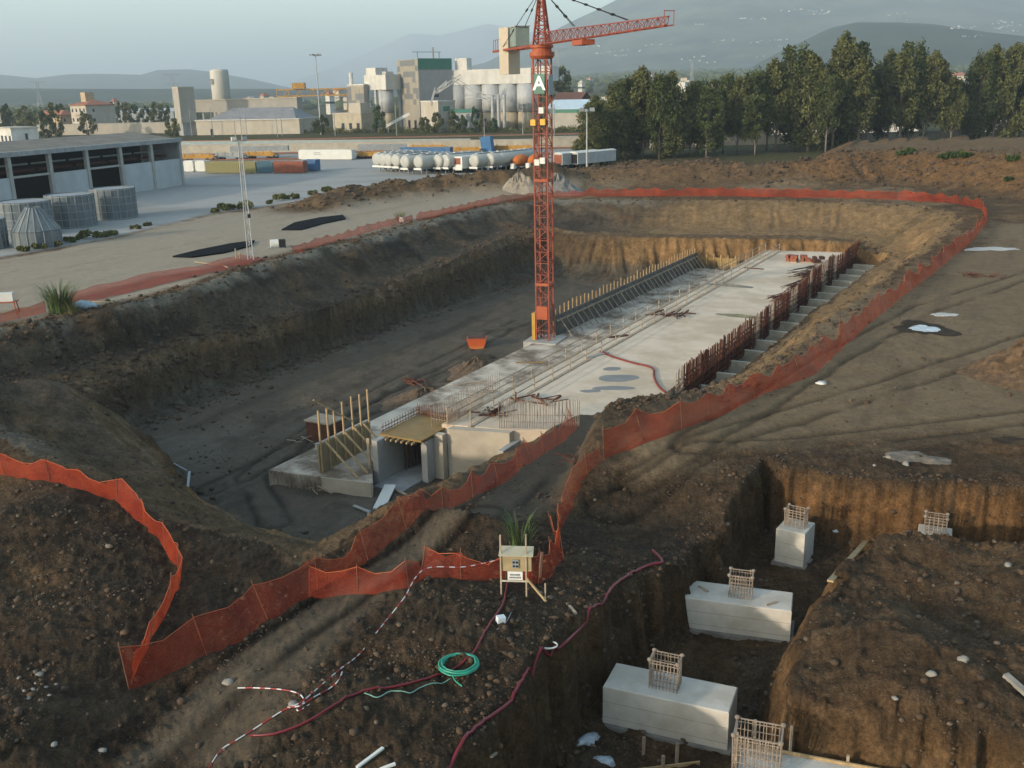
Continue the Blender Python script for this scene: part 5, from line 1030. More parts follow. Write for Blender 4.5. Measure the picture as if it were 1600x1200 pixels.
# ================================================================ orange netting
def net_mat(ta=.225,tb=.205):
    m=bpy.data.materials.new('orange_net');m.use_nodes=True;t=m.node_tree;N=t.nodes;L=t.links;out=[n for n in N if n.type=='OUTPUT_MATERIAL'][0];b=N['Principled BSDF'];b.inputs['Roughness'].default_value=.6;b.inputs['Specular IOR Level'].default_value=.2
    tc=N.new('ShaderNodeTexCoord');n=N.new('ShaderNodeTexNoise');n.inputs['Scale'].default_value=.7;n.inputs['Detail'].default_value=4;L.new(tc.outputs['Object'],n.inputs['Vector'])
    cr=N.new('ShaderNodeValToRGB');cr.color_ramp.elements[0].position=.3;cr.color_ramp.elements[0].color=(.27,.026,.011,1);cr.color_ramp.elements[1].position=.7;cr.color_ramp.elements[1].color=(.47,.062,.018,1);L.new(n.outputs[0],cr.inputs[0]);L.new(cr.outputs[0],b.inputs['Base Color'])
    tl=N.new('ShaderNodeBsdfTranslucent');L.new(cr.outputs[0],tl.inputs[0]);m1=N.new('ShaderNodeMixShader');m1.inputs[0].default_value=.35;L.new(b.outputs[0],m1.inputs[1]);L.new(tl.outputs[0],m1.inputs[2])
    uv=N.new('ShaderNodeUVMap');sx=N.new('ShaderNodeSeparateXYZ');L.new(uv.outputs[0],sx.inputs[0]);fs=[]
    for k,(fr,th) in enumerate(((26.,ta),(19.,tb))):
        a=N.new('ShaderNodeMath');a.operation='MULTIPLY';a.inputs[1].default_value=fr;L.new(sx.outputs[k],a.inputs[0]);f=N.new('ShaderNodeMath');f.operation='FRACT';L.new(a.outputs[0],f.inputs[0]);g=N.new('ShaderNodeMath');g.operation='LESS_THAN';g.inputs[1].default_value=th;L.new(f.outputs[0],g.inputs[0]);fs.append(g)
    mx=N.new('ShaderNodeMath');mx.operation='MAXIMUM';L.new(fs[0].outputs[0],mx.inputs[0]);L.new(fs[1].outputs[0],mx.inputs[1])
    tr=N.new('ShaderNodeBsdfTransparent');m2=N.new('ShaderNodeMixShader');L.new(mx.outputs[0],m2.inputs[0]);L.new(tr.outputs[0],m2.inputs[1]);L.new(m1.outputs[0],m2.inputs[2]);L.new(m2.outputs[0],out.inputs['Surface']);return m
NET=net_mat();NETD=net_mat(.37,.34);CORD=M('net_cord',(.42,.10,.03),.6,.2,2.);ROD=M('rusty_rod',(.16,.075,.04),.8,.3,3.)
def fence(pts,h,lab,lean=(0,0),post=2.6,lie=0.,seed=1,rows=6,double=False,group='orange safety nets around the pit',step=.3,sag=.26,mat=None):
    rr=np.random.default_rng(seed);c=resample(pts,step);n=len(c);X=np.array([p[0] for p in c]);Y=np.array([p[1] for p in c]);Zg=gz_arr(X,Y)
    s=np.concatenate([[0],np.cumsum(np.hypot(np.diff(X),np.diff(Y)))]);tx=np.gradient(X);ty=np.gradient(Y);L=np.hypot(tx,ty)+1e-9;nx,ny=-ty/L,tx/L
    o0=np.array([X[0],Y[0],Zg[0]]);e=empty('safety_net_fence',o0,0,lab,'fence',group)
    V=[];UVs=[];lay=2 if double else 1
    lean_n=(vnoise(s*.35,s*0,seed)-.5)*.6+.18+lie
    top=h*(1-sag*np.abs(np.sin(s*math.pi/post))*(.5+vnoise(s*.3,s*0,seed+5))-.10*vnoise(s*.8,s*0,seed+9))*np.sqrt(np.maximum(0.05,1-np.minimum(.97,lie)**2))
    for j in range(rows):
        v=j/(rows-1);fold=.15*(vnoise(s*2.1,s*0+v*3,seed+2)-.5)+.05*math.sin(v*3.1)*(vnoise(s*.6,s*0,seed+3)-.5)
        off=lean_n*h*v+fold
        px=X+nx*off+lean[0]*v;py=Y+ny*off+lean[1]*v
        z=Zg+.02+top*v
        if lie>.3:z=np.maximum(z*0+gz_arr(px,py)+.05+.10*vnoise(s*1.3,s*0+v*2,seed+4)+top*v*.25,gz_arr(px,py)+.05)
        V.append(np.stack([px,py,z],-1));UVs.append(np.stack([s,np.full(n,v*h)],-1))
    V=np.array(V).reshape(-1,3)-o0;U_=np.array(UVs).reshape(-1,2);Q=np.array([(j*n+i,j*n+i+1,(j+1)*n+i+1,(j+1)*n+i) for j in range(rows-1) for i in range(n-1)])
    o=npmesh('net',V,Q,mat or NET,e,True);uv=o.data.uv_layers.new(name='UVMap');uv.data.foreach_set('uv',U_[Q.ravel()].astype(np.float32).ravel())
    MB().tube([V[(rows-1)*n+i] for i in range(0,n,2)],.014,4).build('top_cord',CORD,e)
    if post:
        k=0.
        while k<s[-1]+.01:
            i=int(np.argmin(np.abs(s-k)));p=V[i].copy();q=V[(rows-1)*n+i]
            MB().cyl(p-(0,0,.1),p+(q-p)*1.12+rr.normal(size=3)*.03,.018,6).build('post',ROD,e);k+=post
    return e
def GL(l):return [G(*p) for p in l]
def PL(l,z=0):return [P(p[0],p[1],p[2] if len(p)>2 else z) for p in l]
fence(PL([(-60,742),(0,747),(95,762),(185,795),(245,842),(276,882),(283,910),(262,962),(236,1012),(205,1082)]),1.25,'curving orange safety net over the dark mound in the near left corner',seed=3,lie=-.16,mat=NETD)
fence(PL([(203,1086),(300,1048),(400,993),(480,936),(600,862),(700,797,-.1),(790,738,-.4),(850,703,-1.8),(885,684,-3.),(903,668,-4.2)]),1.3,'long straight orange net running diagonally from the near corner to the deck',seed=7)
fence(PL([(482,935),(560,942),(640,946),(668,925)]),1.05,'short orange net across the dirt track joining the long diagonal net',seed=11,post=1.9)
fence(GL([(656,905),(720,906),(790,903)]),.1+1.0,'orange net panel standing on the bank left of the electric board',seed=13,post=1.6)
fence(GL([(800,905),(832,915),(862,905),(880,872),(868,846)]),1.35,'deep orange net bundled in a corner right of the electric board',seed=17,post=1.2,step=.12,rows=9)
fence(PL([(868,848),(886,792),(906,745),(942,716)]),.95,'narrow twisted orange net climbing the crest behind the electric board',seed=19,lean=(0,-.0),sag=.3)
fence(PL([(942,716),(1040,690),(1130,652),(1200,614),(1275,585),(1340,522),(1400,472),(1470,418),(1520,376),(1543,346),(1534,326),(1490,318),(1400,313)]),1.6,'long orange net along the right side of the pit and round its far corner',seed=23,step=.4,mat=NETD)
fence(PL([(1400,313),(1300,310),(1150,307),(1000,307),(920,307)]),1.5,'orange net running straight along the far edge of the pit',seed=29,step=.5,mat=NETD)
fence(PL([(920,307),(840,310),(780,316),(715,331),(650,345)]),1.15,'faded orange net along the pit edge behind the crane mast',seed=31,step=.5,mat=NETD)
fence(PL([(462,396),(500,385),(548,370),(600,356),(646,345)]),.95,'half collapsed orange net along the left pit edge past the lattice mast',seed=37,step=.35,lie=.25,mat=NETD)
fence(PL([(124,476),(200,459),(280,439),(350,423),(418,406)]),3.2,'fallen orange net lying flat along the left pit edge',seed=41,step=.35,lie=.92,post=500.,mat=NETD)
fence(PL([(72,488),(30,498),(-40,512)]),1.,'orange net at the left edge of the photo behind the reed clump',seed=43,step=.3,mat=NETD)
# ================================================================ foundation plinths in the trench
PLC=M('plinth_concrete',(.50,.465,.40),.85,.09,.9,.2,dirt=(.36,.32,.25),dirtamt=.7,dscale=.7)
def cage(e,cx,cy,z,w,d,h,nb,lean=.0):
    m=MB()
    for i in range(nb):
        for y in(-d/2,d/2):
            x=-w/2+w*i/(nb-1);m.beam((cx+x,cy+y,z),(cx+x+rng.normal()*.012,cy+y,z+h+rng.normal()*.04),.026)
    for i in range(1,4):
        for x in(-w/2,w/2):m.beam((cx+x,cy-d/2+d*i/4,z),(cx+x,cy-d/2+d*i/4,z+h),.026)
    m.build('vertical_bars',RUSTG,e);m=MB()
    for k in range(5):
        zz=z+.12+(h-.2)*k/4
        for a,b in(((-1,-1),(1,-1)),((1,-1),(1,1)),((1,1),(-1,1)),((-1,1),(-1,-1))):m.beam((cx+a[0]*w/2,cy+a[1]*d/2,zz),(cx+b[0]*w/2,cy+b[1]*d/2,zz),.022)
    m.build('stirrups',RUSTG,e);m=MB()
    for x in(-w/2,w/2):
        for y in(-d/2,d/2):m.lathe((cx+x,cy+y,z+h-.02),[(.05,0),(.075,.04),(.075,.09),(.03,.12)],8)
    for s in(-1,1):m.beam((cx+s*w/2,cy-d/2,z+h+.02),(cx+s*w/2,cy+d/2,z+h+.02),.05)
    for s in(-1,1):m.beam((cx-w/2,cy+s*d/2,z+h+.02),(cx+w/2,cy+s*d/2,z+h+.02),.03)
    m.build('bar_cap',RUSTG,e)
def plinth(fl,fr,ztop,depth,lab,cw,cd,ch,nb,cpos=.5,z0=-3.45):
    a=P(fl[0],fl[1],ztop);b=P(fr[0],fr[1],ztop);d=b-a;L=math.hypot(d[0],d[1]);e=empty('foundation_plinth',(a[0],a[1],0),math.atan2(d[1],d[0]),lab,'plinth','concrete foundation plinths in the trench')
    m=MB();ch_=.03
    m.add([(0,0,z0),(L,0,z0),(L,depth,z0),(0,depth,z0),(0,0,ztop-ch_),(L,0,ztop-ch_),(L,depth,ztop-ch_),(0,depth,ztop-ch_),(ch_,ch_,ztop),(L-ch_,ch_,ztop),(L-ch_,depth-ch_,ztop),(ch_,depth-ch_,ztop)],[(3,2,1,0),(0,1,5,4),(1,2,6,5),(2,3,7,6),(3,0,4,7),(4,5,9,8),(5,6,10,9),(6,7,11,10),(7,4,8,11),(8,9,10,11)]);m.build('block',PLC,e)
    m=MB()
    for k in range(1,3):m.bx(.02,L-.02,-.006,-.002,z0+(ztop-z0)*k/3,z0+(ztop-z0)*k/3+.012)
    m.build('board_joint',M('joint_line',(.24,.22,.185),.9,.2),e)
    MB().bx(-.10,L+.12,-.16,depth+.12,-3.35,-3.12).build('blinding',M('blinding',(.19,.175,.15),.95,.3,2.,.5),e)
    cage(e,L*cpos,depth*.5,ztop,cw,cd,ch,nb);return e,L
plinth((942,1072),(1139,1114),-1.75,1.5,'nearest concrete plinth with a bar cage in the lower part of the trench',.92,.6,1.0,9,.46)
e2,L2=plinth((1064,933),(1237,955),-1.85,1.5,'long concrete plinth in the middle of the trench with planks on its top',.85,.6,.9,9,.53)
plinth((1213,825),(1258,835),-1.55,1.4,'upright square plinth standing alone at the back of the trench',.85,.55,.75,6,.5)
plinth((1433,838),(1487,846),-1.55,1.4,'plinth mostly hidden behind the spoil bank at right',.85,.55,.75,6,.5)
for k,(x,y,rz,L,lab) in enumerate(((.75,.85,-.75,.55,'small dark offcut on the left of the long middle plinth'),(L2-.75,.35,.75,.5,'small timber offcut at the right end of the long middle plinth'))):
    o=MB().box((0,0,.025),(L,.09,.05)).build('offcut',TIMD);c,s=math.cos(e2.rotation_euler[2]),math.sin(e2.rotation_euler[2]);o.location=(e2.location.x+x*c-y*s,e2.location.y+x*s+y*c,-1.85);o.rotation_euler=(0,0,e2.rotation_euler[2]+rz);tag(o,lab,'offcut')
# pile cap still in its formwork at the bottom edge
a=P(1158,1163,-1.15);b=P(1335,1196,-1.15);d=b-a;e=empty('shuttered_footing',(a[0],a[1],0),math.atan2(d[1],d[0]),'pale footing still framed by orange boards at the bottom edge','footing');L=6.2
MB().bx(0,L,-3.4,0,-3.4,-1.21).build('block',PLC,e);MB().bx(-.1,L+.1,.003,.06,-3.2,-1.12).build('back_board',TIMB,e);MB().bx(-.06,-.003,-3.4,.0,-3.2,-1.12).build('side_board',TIMB,e)
cage(e,.52,-.80,-1.21,1.25,.85,1.15,13)
for x,y in((-.12,-.05),(.35,.12),(1.35,.12),(2.9,.12)):MB().beam((x,y,-3.2),(x,y,-.75 if x<0 else -.35 if x<1.5 else -.95),.08).build('stake',TIMD,e)
for k,(px,py,h,lab) in enumerate(((1005,1180,.65,'left upright stake in the mud below the nearest plinth'),(1057,1192,.7,'right upright stake in the mud below the nearest plinth'),(1035,1203,.5,'short stake cut by the bottom edge'))):
    p=G(px,py);o=MB().beam((0,0,-.1),(.02,.01,h),.08).build('timber_stake',TIMD);o.location=p;tag(o,lab,'stake')
p=G(1030,1203);o=MB().box((0,0,.06),(2.6,.05,.16)).build('formwork_board',TIMB);o.location=p;o.rotation_euler=(0,0,.15);tag(o,'pale board on edge at the bottom edge beside the short stake','board')
# ================================================================ electric board
p=G(806,930);e=empty('electric_board',p,-.10,'timber electric distribution board with sockets and a white notice on posts','electric board');s=.0255
BOXM=M('board_plywood',(.36,.28,.15),.75,.2,2.,dirt=(.26,.20,.11),dirtamt=.5)
zb=.95
m=MB();m.bx(-.50,.62,0,.30,zb,zb+.62);m.build('box',BOXM,e);m=MB();m.ext([(-.14,zb+.625),(.42,zb+.76),(.42,zb+.80),(-.14,zb+.665)],(-.62,0,0),(0,1,0),(0,0,1),(1,0,0),1.32);m.build('lid',M('lid_board',(.38,.35,.25),.8,.15,2.),e)
for x,h in((-.56,2.35),(.42,2.4)):MB().beam((x,-.05,-.15),(x+.01,.0,h),.055).build('post',TIMD,e)
MB().beam((.44,-.08,.72),(1.2,-.35,-.05),.07).build('brace',TIMB,e);MB().beam((1.15,-.1,-.1),(1.15,-.1,.55),.06).build('peg',TIMD,e)
so_=MB().bx(-.12,.14,-.05,-.004,zb+.14,zb+.46).build('socket_plate',GREY,e)
for x in(-.05,.07):
    for z in(zb+.22,zb+.37):MB().cyl((x,-.075,z),(x,-.051,z),.042,10).build('socket',BLACKM,so_)
nt_=MB().bx(-.30,.28,-.03,-.008,zb-.33,zb-.004).build('notice',M('notice_white',(.66,.66,.62),.6,.05,1.),e)
e.scale=(.88,.88,.95)
INK=M('notice_ink',(.06,.06,.065),.7,.1)
for j,zz in enumerate((zb-.13,zb-.24)):
    x=-.20 if j==0 else -.23
    m=MB()
    while x<.20-(0.0 if j else .03):
        wd=rng.uniform(.022,.04);m.bx(x,x+wd,-.036,-.031,zz-rng.uniform(.024,.034),zz+rng.uniform(.024,.034));x+=wd+.014
    m.build('lettering',INK,nt_)
MB().bx(-.55,.5,-.06,-.031,zb-.40,zb-.34).build('lower_rail',M('pale_rail',(.46,.42,.33),.8,.2,2.),e)
p=G(886,945);o=MB().beam((0,0,.02),(.25,-.75,.06),.09).build('timber_plank',TIMD);o.location=p;tag(o,'short plank lying in the dirt right of the electric board','plank')
p=G(843,905);o=MB().beam((0,0,-.05),(.10,.05,1.),.08).build('timber_stake',TIMD);o.location=p;tag(o,'leaning stake inside the bundled orange net','stake')
# ================================================================ hoses, tapes, ropes
def drape(pix,lift):
    o=[]
    for px,py in pix:
        q=G(px,py);k=0
        while q[2]<-.45 and k<14 and px>690:k+=1;q=G(px-3*k,py-1.5*k)
        o.append(q+np.array([0,0,lift]))
    return o
DRED=M('dark_red_hose',(.15,.009,.015),.38,.15,2.,spec=.5)
hose('red_hose',drape([(1062,883),(1035,880),(1018,884),(995,894),(960,917),(942,945),(916,977),(886,1006),(860,1031),(832,1064),(800,1099),(752,1134),(722,1164),(702,1206)],.06),.050,DRED,'thick dark red hose along the edge of the foundation trench','hose',10,4,True)
hose('red_hose',drape([(793,912),(790,928),(786,946),(772,968),(756,994),(740,1022),(716,1044),(690,1056),(640,1071),(600,1079),(560,1086),(522,1106),(480,1130),(432,1150),(392,1152)],.05),.034,DRED,'thinner red hose winding from the electric board past the green coil','hose',8,4,True)
p=G(717,1046);m=MB()
for k in range(9):
    r_=.50+.035*(k%4)+rng.normal()*.015;pts=[(r_*math.cos(t)+rng.normal()*.006,r_*.92*math.sin(t)+rng.normal()*.006,.05+.035*(k//2)+.015*math.sin(2*t+k)) for t in np.linspace(0,2*math.pi,26)];m.tube(pts,.02,5,False)
o=m.build('hose_coil',M('green_hose',(.035,.30,.20),.4,.15,2.,spec=.5),None,True);o.location=p+np.array([0,0,.04]);tag(o,'bright green hose coil lying on the dark earth','hose coil')
hose('green_hose_end',drape([(704,1062),(690,1070),(660,1075),(640,1085),(612,1082),(590,1092),(570,1085)],.03),.018,M('pale_green_hose',(.16,.30,.24),.5,.15,2.),'thin pale green hose end trailing left of the coil','hose',6,4,True)
hose('green_hose_end',drape([(707,1058),(712,1066),(722,1074)],.03),.02,MATS['green_hose'],'short green hose tail hanging below the coil','hose',6)
hose('cable',drape([(805,935),(800,955),(790,975),(776,985)],.03),.012,LGREY,'thin grey cable dropping from the electric board','cable',5)
p=G(782,972);o=MB().box((0,0,.1),(.26,.2,.2)).build('plug_box',M('plug_white',(.60,.64,.66),.5,.05),None);o.location=p;o.rotation_euler=(.1,.1,.4);tag(o,'small white plug box lying on the red hose','plug box')
p=drape([(858,1026)],0)[0];m=MB();m.tube([(.26*math.cos(t),.2*math.sin(t),.08) for t in np.linspace(0,6.283,20)],.03,6,False);o=m.build('white_ring',WPAINT,None,True);o.location=(p[0],p[1],max(p[2],gz(p[0],p[1]))+.08);tag(o,'flat white ring wrapped round the thick red hose','ring')
# red and white tape
TW=M('tape_white',(.62,.60,.58),.5,.05);TRD=M('tape_red',(.36,.04,.04),.5,.05)
def tape(pix,lab,lift=.04,pts=None,wd=.055,step=.17):
    q=pts or drape(pix,lift);_=[];out=[]
    for i in range(len(q)-1):
        p0=q[max(i-1,0)];p1=q[i];p2=q[i+1];p3=q[min(i+2,len(q)-1)]
        for t in np.linspace(0,1,8,endpoint=False):out.append(.5*((2*p1)+(p2-p0)*t+(2*p0-5*p1+4*p2-p3)*t*t+(3*p1-p0-3*p2+p3)*t**3))
    out.append(q[-1]);out=resample(out,.05);L=0;W=MB();R_=MB()
    o0=out[0];q=[b-o0 for b in out];e=MB().tube(q,wd*.34,5).build('barrier_tape',TW,None);e.data.materials.append(TRD);n=len(q)
    e.data.polygons.foreach_set('material_index',[int((min(f//5,n-1))*.05/step)%2 for f in range(len(e.data.polygons))]);e.location=o0
    return tag(e,lab,'tape','red and white barrier tapes')
a=G(790,900)+np.array([0,0,.7]);b=G(664,912)+np.array([0,0,.55]);c=G(632,946)+np.array([0,0,.25])
tape(None,'red and white tape strung from the electric board down to the track',pts=[a,(a+b)/2-np.array([0,0,.12]),b,c]+drape([(610,965),(592,987),(562,1024),(532,1048),(500,1076),(470,1100),(440,1116),(400,1140),(368,1160),(345,1176),(326,1204)],.05))
tape([(372,1078),(400,1077),(440,1080),(466,1086),(475,1096),(468,1106),(450,1108)],'looped loose end of red and white tape on the dirt track')
tape([(535,1052),(528,1066),(515,1078),(490,1092),(466,1108),(470,1112),(500,1092)],'crumpled doubled tape beside the main strung one')
# ================================================================ stones, planks, rubbish
STONE=M('pale_stone',(.25,.23,.195),.9,.25,2.5,.6);STONEB=M('brown_stone',(.20,.155,.11),.95,.3,2.5,.6)
def stone(px,py,s,mat,lab,seed,fl=.6):
    p=G(px,py);s*=.5;V,Q=scatter(ICO2,[(0,0,s*fl*.3)],[(s,s*.75,s*fl)],seed,.2);o=npmesh('boulder',V,Q,mat);o.location=p;return tag(o,lab,'stone')
stone(357,1068,.34,STONE,'white block-like stone beside the end of the tape loop',1,.7);stone(458,1101,.34,STONE,'flat pale slab of stone under the tape',2,.3);stone(62,1056,.26,STONE,'pale stone at the head of the gravel spill near the lower left',3)
for k,(px,py,s) in enumerate(((52,1078,.16),(72,1075,.15),(45,1092,.17),(65,1094,.12),(88,1070,.13),(30,1060,.14),(78,1088,.12),(56,1068,.12),(38,1080,.12))):stone(px,py,s,STONE,'pale stone in the small spill at the lower left',10+k)['group']='pale stones spilled at the lower left'
for k,(px,py,s,lab) in enumerate(((1415,727,.42,'largest pale boulder on the edge above the trench'),(1388,715,.26,'pale boulder left of the largest one above the trench'),(1366,728,.2,'small pale boulder above the trench wall'),(1455,1055,.3,'pale stone half buried on top of the right spoil bank'),(1505,1032,.34,'larger pale stone right of the half buried one on the spoil bank'),(1398,1095,.2,'small pale stone near the front lip of the spoil bank'),(1575,885,.35,'pale rock at the far right of the spoil bank'),(1288,598,.3,'white lump of plaster beside the right hand net'),(170,855,.3,'brown boulder on the dark near left mound'),(160,1175,.25,'dull stone in the dark lower left hollow'),(85,1165,.22,'dull stone left of the other in the dark hollow'))):stone(px,py,s,STONE if 'brown' not in lab else STONEB,lab,30+k)
def plank(a,b,w,h,lab,mat=TIMD,nm='timber_plank'):
    a=np.array(a);b=np.array(b);o=MB().beam((0,0,0),b-a,w,h).build(nm,mat);o.location=a;return tag(o,lab,'plank')
plank(G(1296,925)+(0,0,.42),G(1352,858)+(0,0,.35),.22,.07,'long timber plank leaning on the trench side behind the middle plinth',TIMB)
plank(G(558,1205)+(0,0,.08),G(599,1174)+(0,0,.1),.09,.05,'pale batten on the dark earth at the bottom edge',WPAINT);plank(G(594,1207)+(0,0,.06),G(618,1197)+(0,0,.06),.09,.05,'second shorter pale batten at the bottom edge',WPAINT)
plank(G(1570,1060)+(0,0,.1),G(1606,1092)+(0,0,.12),.2,.12,'grey driftwood-like baulk at the right edge of the spoil bank',STONE)
plank(G(768,1193)+(0,0,.05),G(776,1180)+(0,0,.08),.07,.05,'tiny pale stick below the thick red hose')
q0=P(592,795,-7.95);q1=P(610,758,-7.6);plank(q0,q1,.75,.10,'white slatted panel lying in the mud before the culvert',WPAINT,'slatted_panel')
plank(P(553,790,-7.9),P(578,800,-7.85),.2,.08,'pale board in the mud left of the slatted panel',CONC);plank(P(617,765,-7.9),P(640,775,-7.8),.16,.08,'dark board right of the slatted panel',TIMD)
plank(P(292,775,-7.9),P(296,737,-7.3),.16,.1,'lone pale post stuck upright-leaning in the pit at left',LGREY,'post');plank(P(268,722,-7.6),P(292,735,-7.4),.07,.05,'thin grey stick behind the lone pale post',LGREY)
for k,(px,py,n,s,lab) in enumerate(((515,765,12,.7,'scattered timber scraps in the mud before the base slab'),(900,718,14,.55,'dark brushwood and timber scraps on the crest by the track'),(1530,432,22,.8,'heap of dark brushwood on the open ground at right'),(470,690,8,.7,'grey scraps beside the left edge of the base slab'))):
    p=P(px,py,-7.95) if k in(0,3) else G(px,py);m=MB()
    for i in range(n):
        c=rng.normal(size=3)*np.array([s,s*.6,0]);c[2]=.06+abs(rng.normal())*.1;a=rng.uniform(0,3.1);L=rng.uniform(.2,.7);dd=np.array([math.cos(a)*L,math.sin(a)*L,rng.normal()*.1]);m.beam(c-dd,c+dd,rng.uniform(.03,.09))
    o=m.build('scrap_heap',TIMD if k in(0,3) else RUSTD);o.location=p;tag(o,lab,'scrap')
# plastic rubbish
def crumple(px,py,s,mat,lab,seed,flat=.35):
    p=G(px,py);V,Q=scatter(ICO2,[(0,0,s*flat*.5)],[(s,s*.6,s*flat)],seed,.42);o=npmesh('plastic_sheet',V,Q,mat);o.location=p;return tag(o,lab,'plastic sheet')
PLA=M('crumpled_plastic',(.40,.45,.47),.35,.4,4.,spec=.5);crumple(918,1160,.42,PLA,'crumpled pale plastic in the mud left of the nearest plinth',3);crumple(945,1192,.3,PLA,'second scrap of pale plastic at the bottom edge left of the stakes',4);crumple(1305,830,.01+.2,PLA,'scrap of pale plastic beside the upright plinth',5)
crumple(132,481,.8,PALEB,'pale blue bag dumped right of the reed clump',6,.5);crumple(118,480,.5,BLUE,'dark blue bag left of the pale one by the reed clump',7,.6);crumple(628,346,.8,WPAINT,'white rubbish bag under the small bush on the left pit edge',8,.5);crumple(1282,600,.3,WPAINT,'white scrap beside the plaster lump',9)
# dark trenches and mats on the haul road at left
def mat_strip(pix,lab):
    V=[P(px,py,.02) for px,py in pix];c=sum(V)/len(V);o=MB().prism([(v[0]-c[0],v[1]-c[1]) for v in V],0,.16).build('black_mat',M('black_mat',(.012,.013,.015),.95,.4,1.5,.5,spec=.03));o.location=(c[0],c[1],.02);tag(o,lab,'mat','black mats on the haul road')
mat_strip([(270,402),(300,403),(350,396),(392,385),(398,377),(360,382),(310,392)],'black strip of matting on the haul road left of the lattice mast')
mat_strip([(440,360),(470,360),(505,350),(540,343),(536,337),(500,341),(460,349)],'black strip of matting on the haul road right of the lattice mast')
p=P(423,388,0);e=empty('pump_set',p,.3,'small white drum with a black motor at the left pit edge','pump');MB().cyl((0,0,.5),(.9,0,.5),.5,12).build('drum',WPAINT,e);MB().box((1.35,0,.5),(.7,.8,.9)).build('motor',BLACKM,e);MB().box((.6,0,.05),(2.,.8,.1)).build('skid',GREY,e)
p=P(10,490,0);e=empty('site_trestle',p,.2,'white box standing on an orange trestle at the left edge','trestle');MB().box((0,0,1.),(2.,.9,.08)).build('top',CRO,e)
for x in(-.8,.8):
    for y in(-.35,.35):MB().beam((x*1.15,y*1.3,0),(x,y,.96),.07).build('leg',CRO,e)
MB().box((.25,0,1.4),(1.,.6,.7)).build('white_box',WPAINT,e)
for k,(a,b) in enumerate((((305,409),(342,414)),((130,470),(178,472)),((340,410),(356,418)))):plank(P(*a,.15),P(*b,.25),.14,.06,('thin pale batten lying across the fallen net','thin pale batten on the near end of the fallen net','short pale batten at the bend of the fallen net')[k],TIMB)
# ================================================================ gravel and spoil heaps
GRV=M('pale_gravel',(.25,.215,.165),.95,.3,3.,.6);GRVG=M('grey_gravel',(.17,.165,.15),.95,.3,3.,.6)
def gheap(px,py,wpx,hpx,mat,lab,seed,ry=.8):
    c=P(px,py,0);rx=wpx/2*math.hypot(c[0],c[1])/F;h=hpx*c[1]/F;o=heap(c[0],c[1]+rx*ry*.8,0,rx,rx*ry,h,mat,lab,'gravel heap','gravel_heap',seed);o.rotation_euler=(0,0,0);o['group']='gravel heaps at the far pit edge'
gheap(812,305,86,33,GRV,'tall pale gravel heap left of the crane mast',3);gheap(872,304,84,31,GRVG,'greyer gravel heap right of the crane mast',5);gheap(767,300,34,15,GRV,'small pale gravel heap left of the tall one',7);gheap(706,308,50,11,GRV,'low flat gravel heap at the bend of the haul road',9)
c=G(1602,590);o=heap(c[0]+.6,c[1]+.3,c[2]-.05,4.4,3.4,2.5,M('clod_heap_brown',(.105,.066,.036),.95,.6,3.,1.),'brown clod heap cut by the right edge of the photo','spoil heap','gravel_heap',11);o.name='spoil_heap'
def blob(px,py,rx,ry,mat,lab,nm,cat,th=.012,lift=.06,seed=1):
    p=G(px,py);n=48;an=np.linspace(0,6.283,n+1)[:-1];q=1+.6*fbm(np.cos(an)*1.6+seed,np.sin(an)*1.6,seed,4);V=[];R_=8
    for k in range(R_+1):
        f=max(.02,k/R_)
        for i,t in enumerate(an):x=p[0]+rx*q[i]*f*math.cos(t);y=p[1]+ry*q[i]*f*math.sin(t);V.append((x-p[0],y-p[1],(.030 if k<R_ else -.05)+lift*.2))
    V=np.array(V);V[:,2]+=gz_arr(V[:,0]+p[0],V[:,1]+p[1])-p[2];Q=np.array([(k*n+i,(k+1)*n+i,(k+1)*n+(i+1)%n,k*n+(i+1)%n) for k in range(R_) for i in range(n)]);o=npmesh(nm,V,Q,mat,None,True);o.location=p;return tag(o,lab,cat)
blob(1440,514,1.9,2.6,M('wet_mud',(.050,.038,.027),.95,.4,1.5,.5,spec=.05),'dark wet ring of mud around the white puddle at right','mud_patch','mud',seed=3);blob(1444,514,1.05,1.3,M('bright_puddle',(.42,.44,.45),.25,.3,1.,spec=.5),'small bright white puddle on the open ground at right','puddle','puddle',lift=.12,seed=5)
blob(1546,389,2.9,1.3,M('lime_patch',(.42,.41,.38),.9,.25,1.),'white spill of lime on the far right ground','lime_patch','lime',seed=7);blob(1475,492,1.1,.6,MATS['lime_patch'],'tiny pale spill behind the white puddle','lime_patch','lime',seed=9)
CLAY=M('dry_clay',(.155,.13,.10),.95,.35,2.,.5)
blob(1420,713,1.2,.7,CLAY,'grey scrape of clay above the trench edge','clay_patch','clay',seed=11);blob(1455,717,.9,.5,CLAY,'second grey scrape of clay right of the first','clay_patch','clay',seed=12);blob(1585,690,1.3,.5,MATS['wet_mud'],'dark wet hollow at the right edge above the trench','mud_patch','mud',seed=13)
blob(850,640,.01+.5,.3,GRV,'pale dry patch beside the starter bars','clay_patch','clay',seed=15)
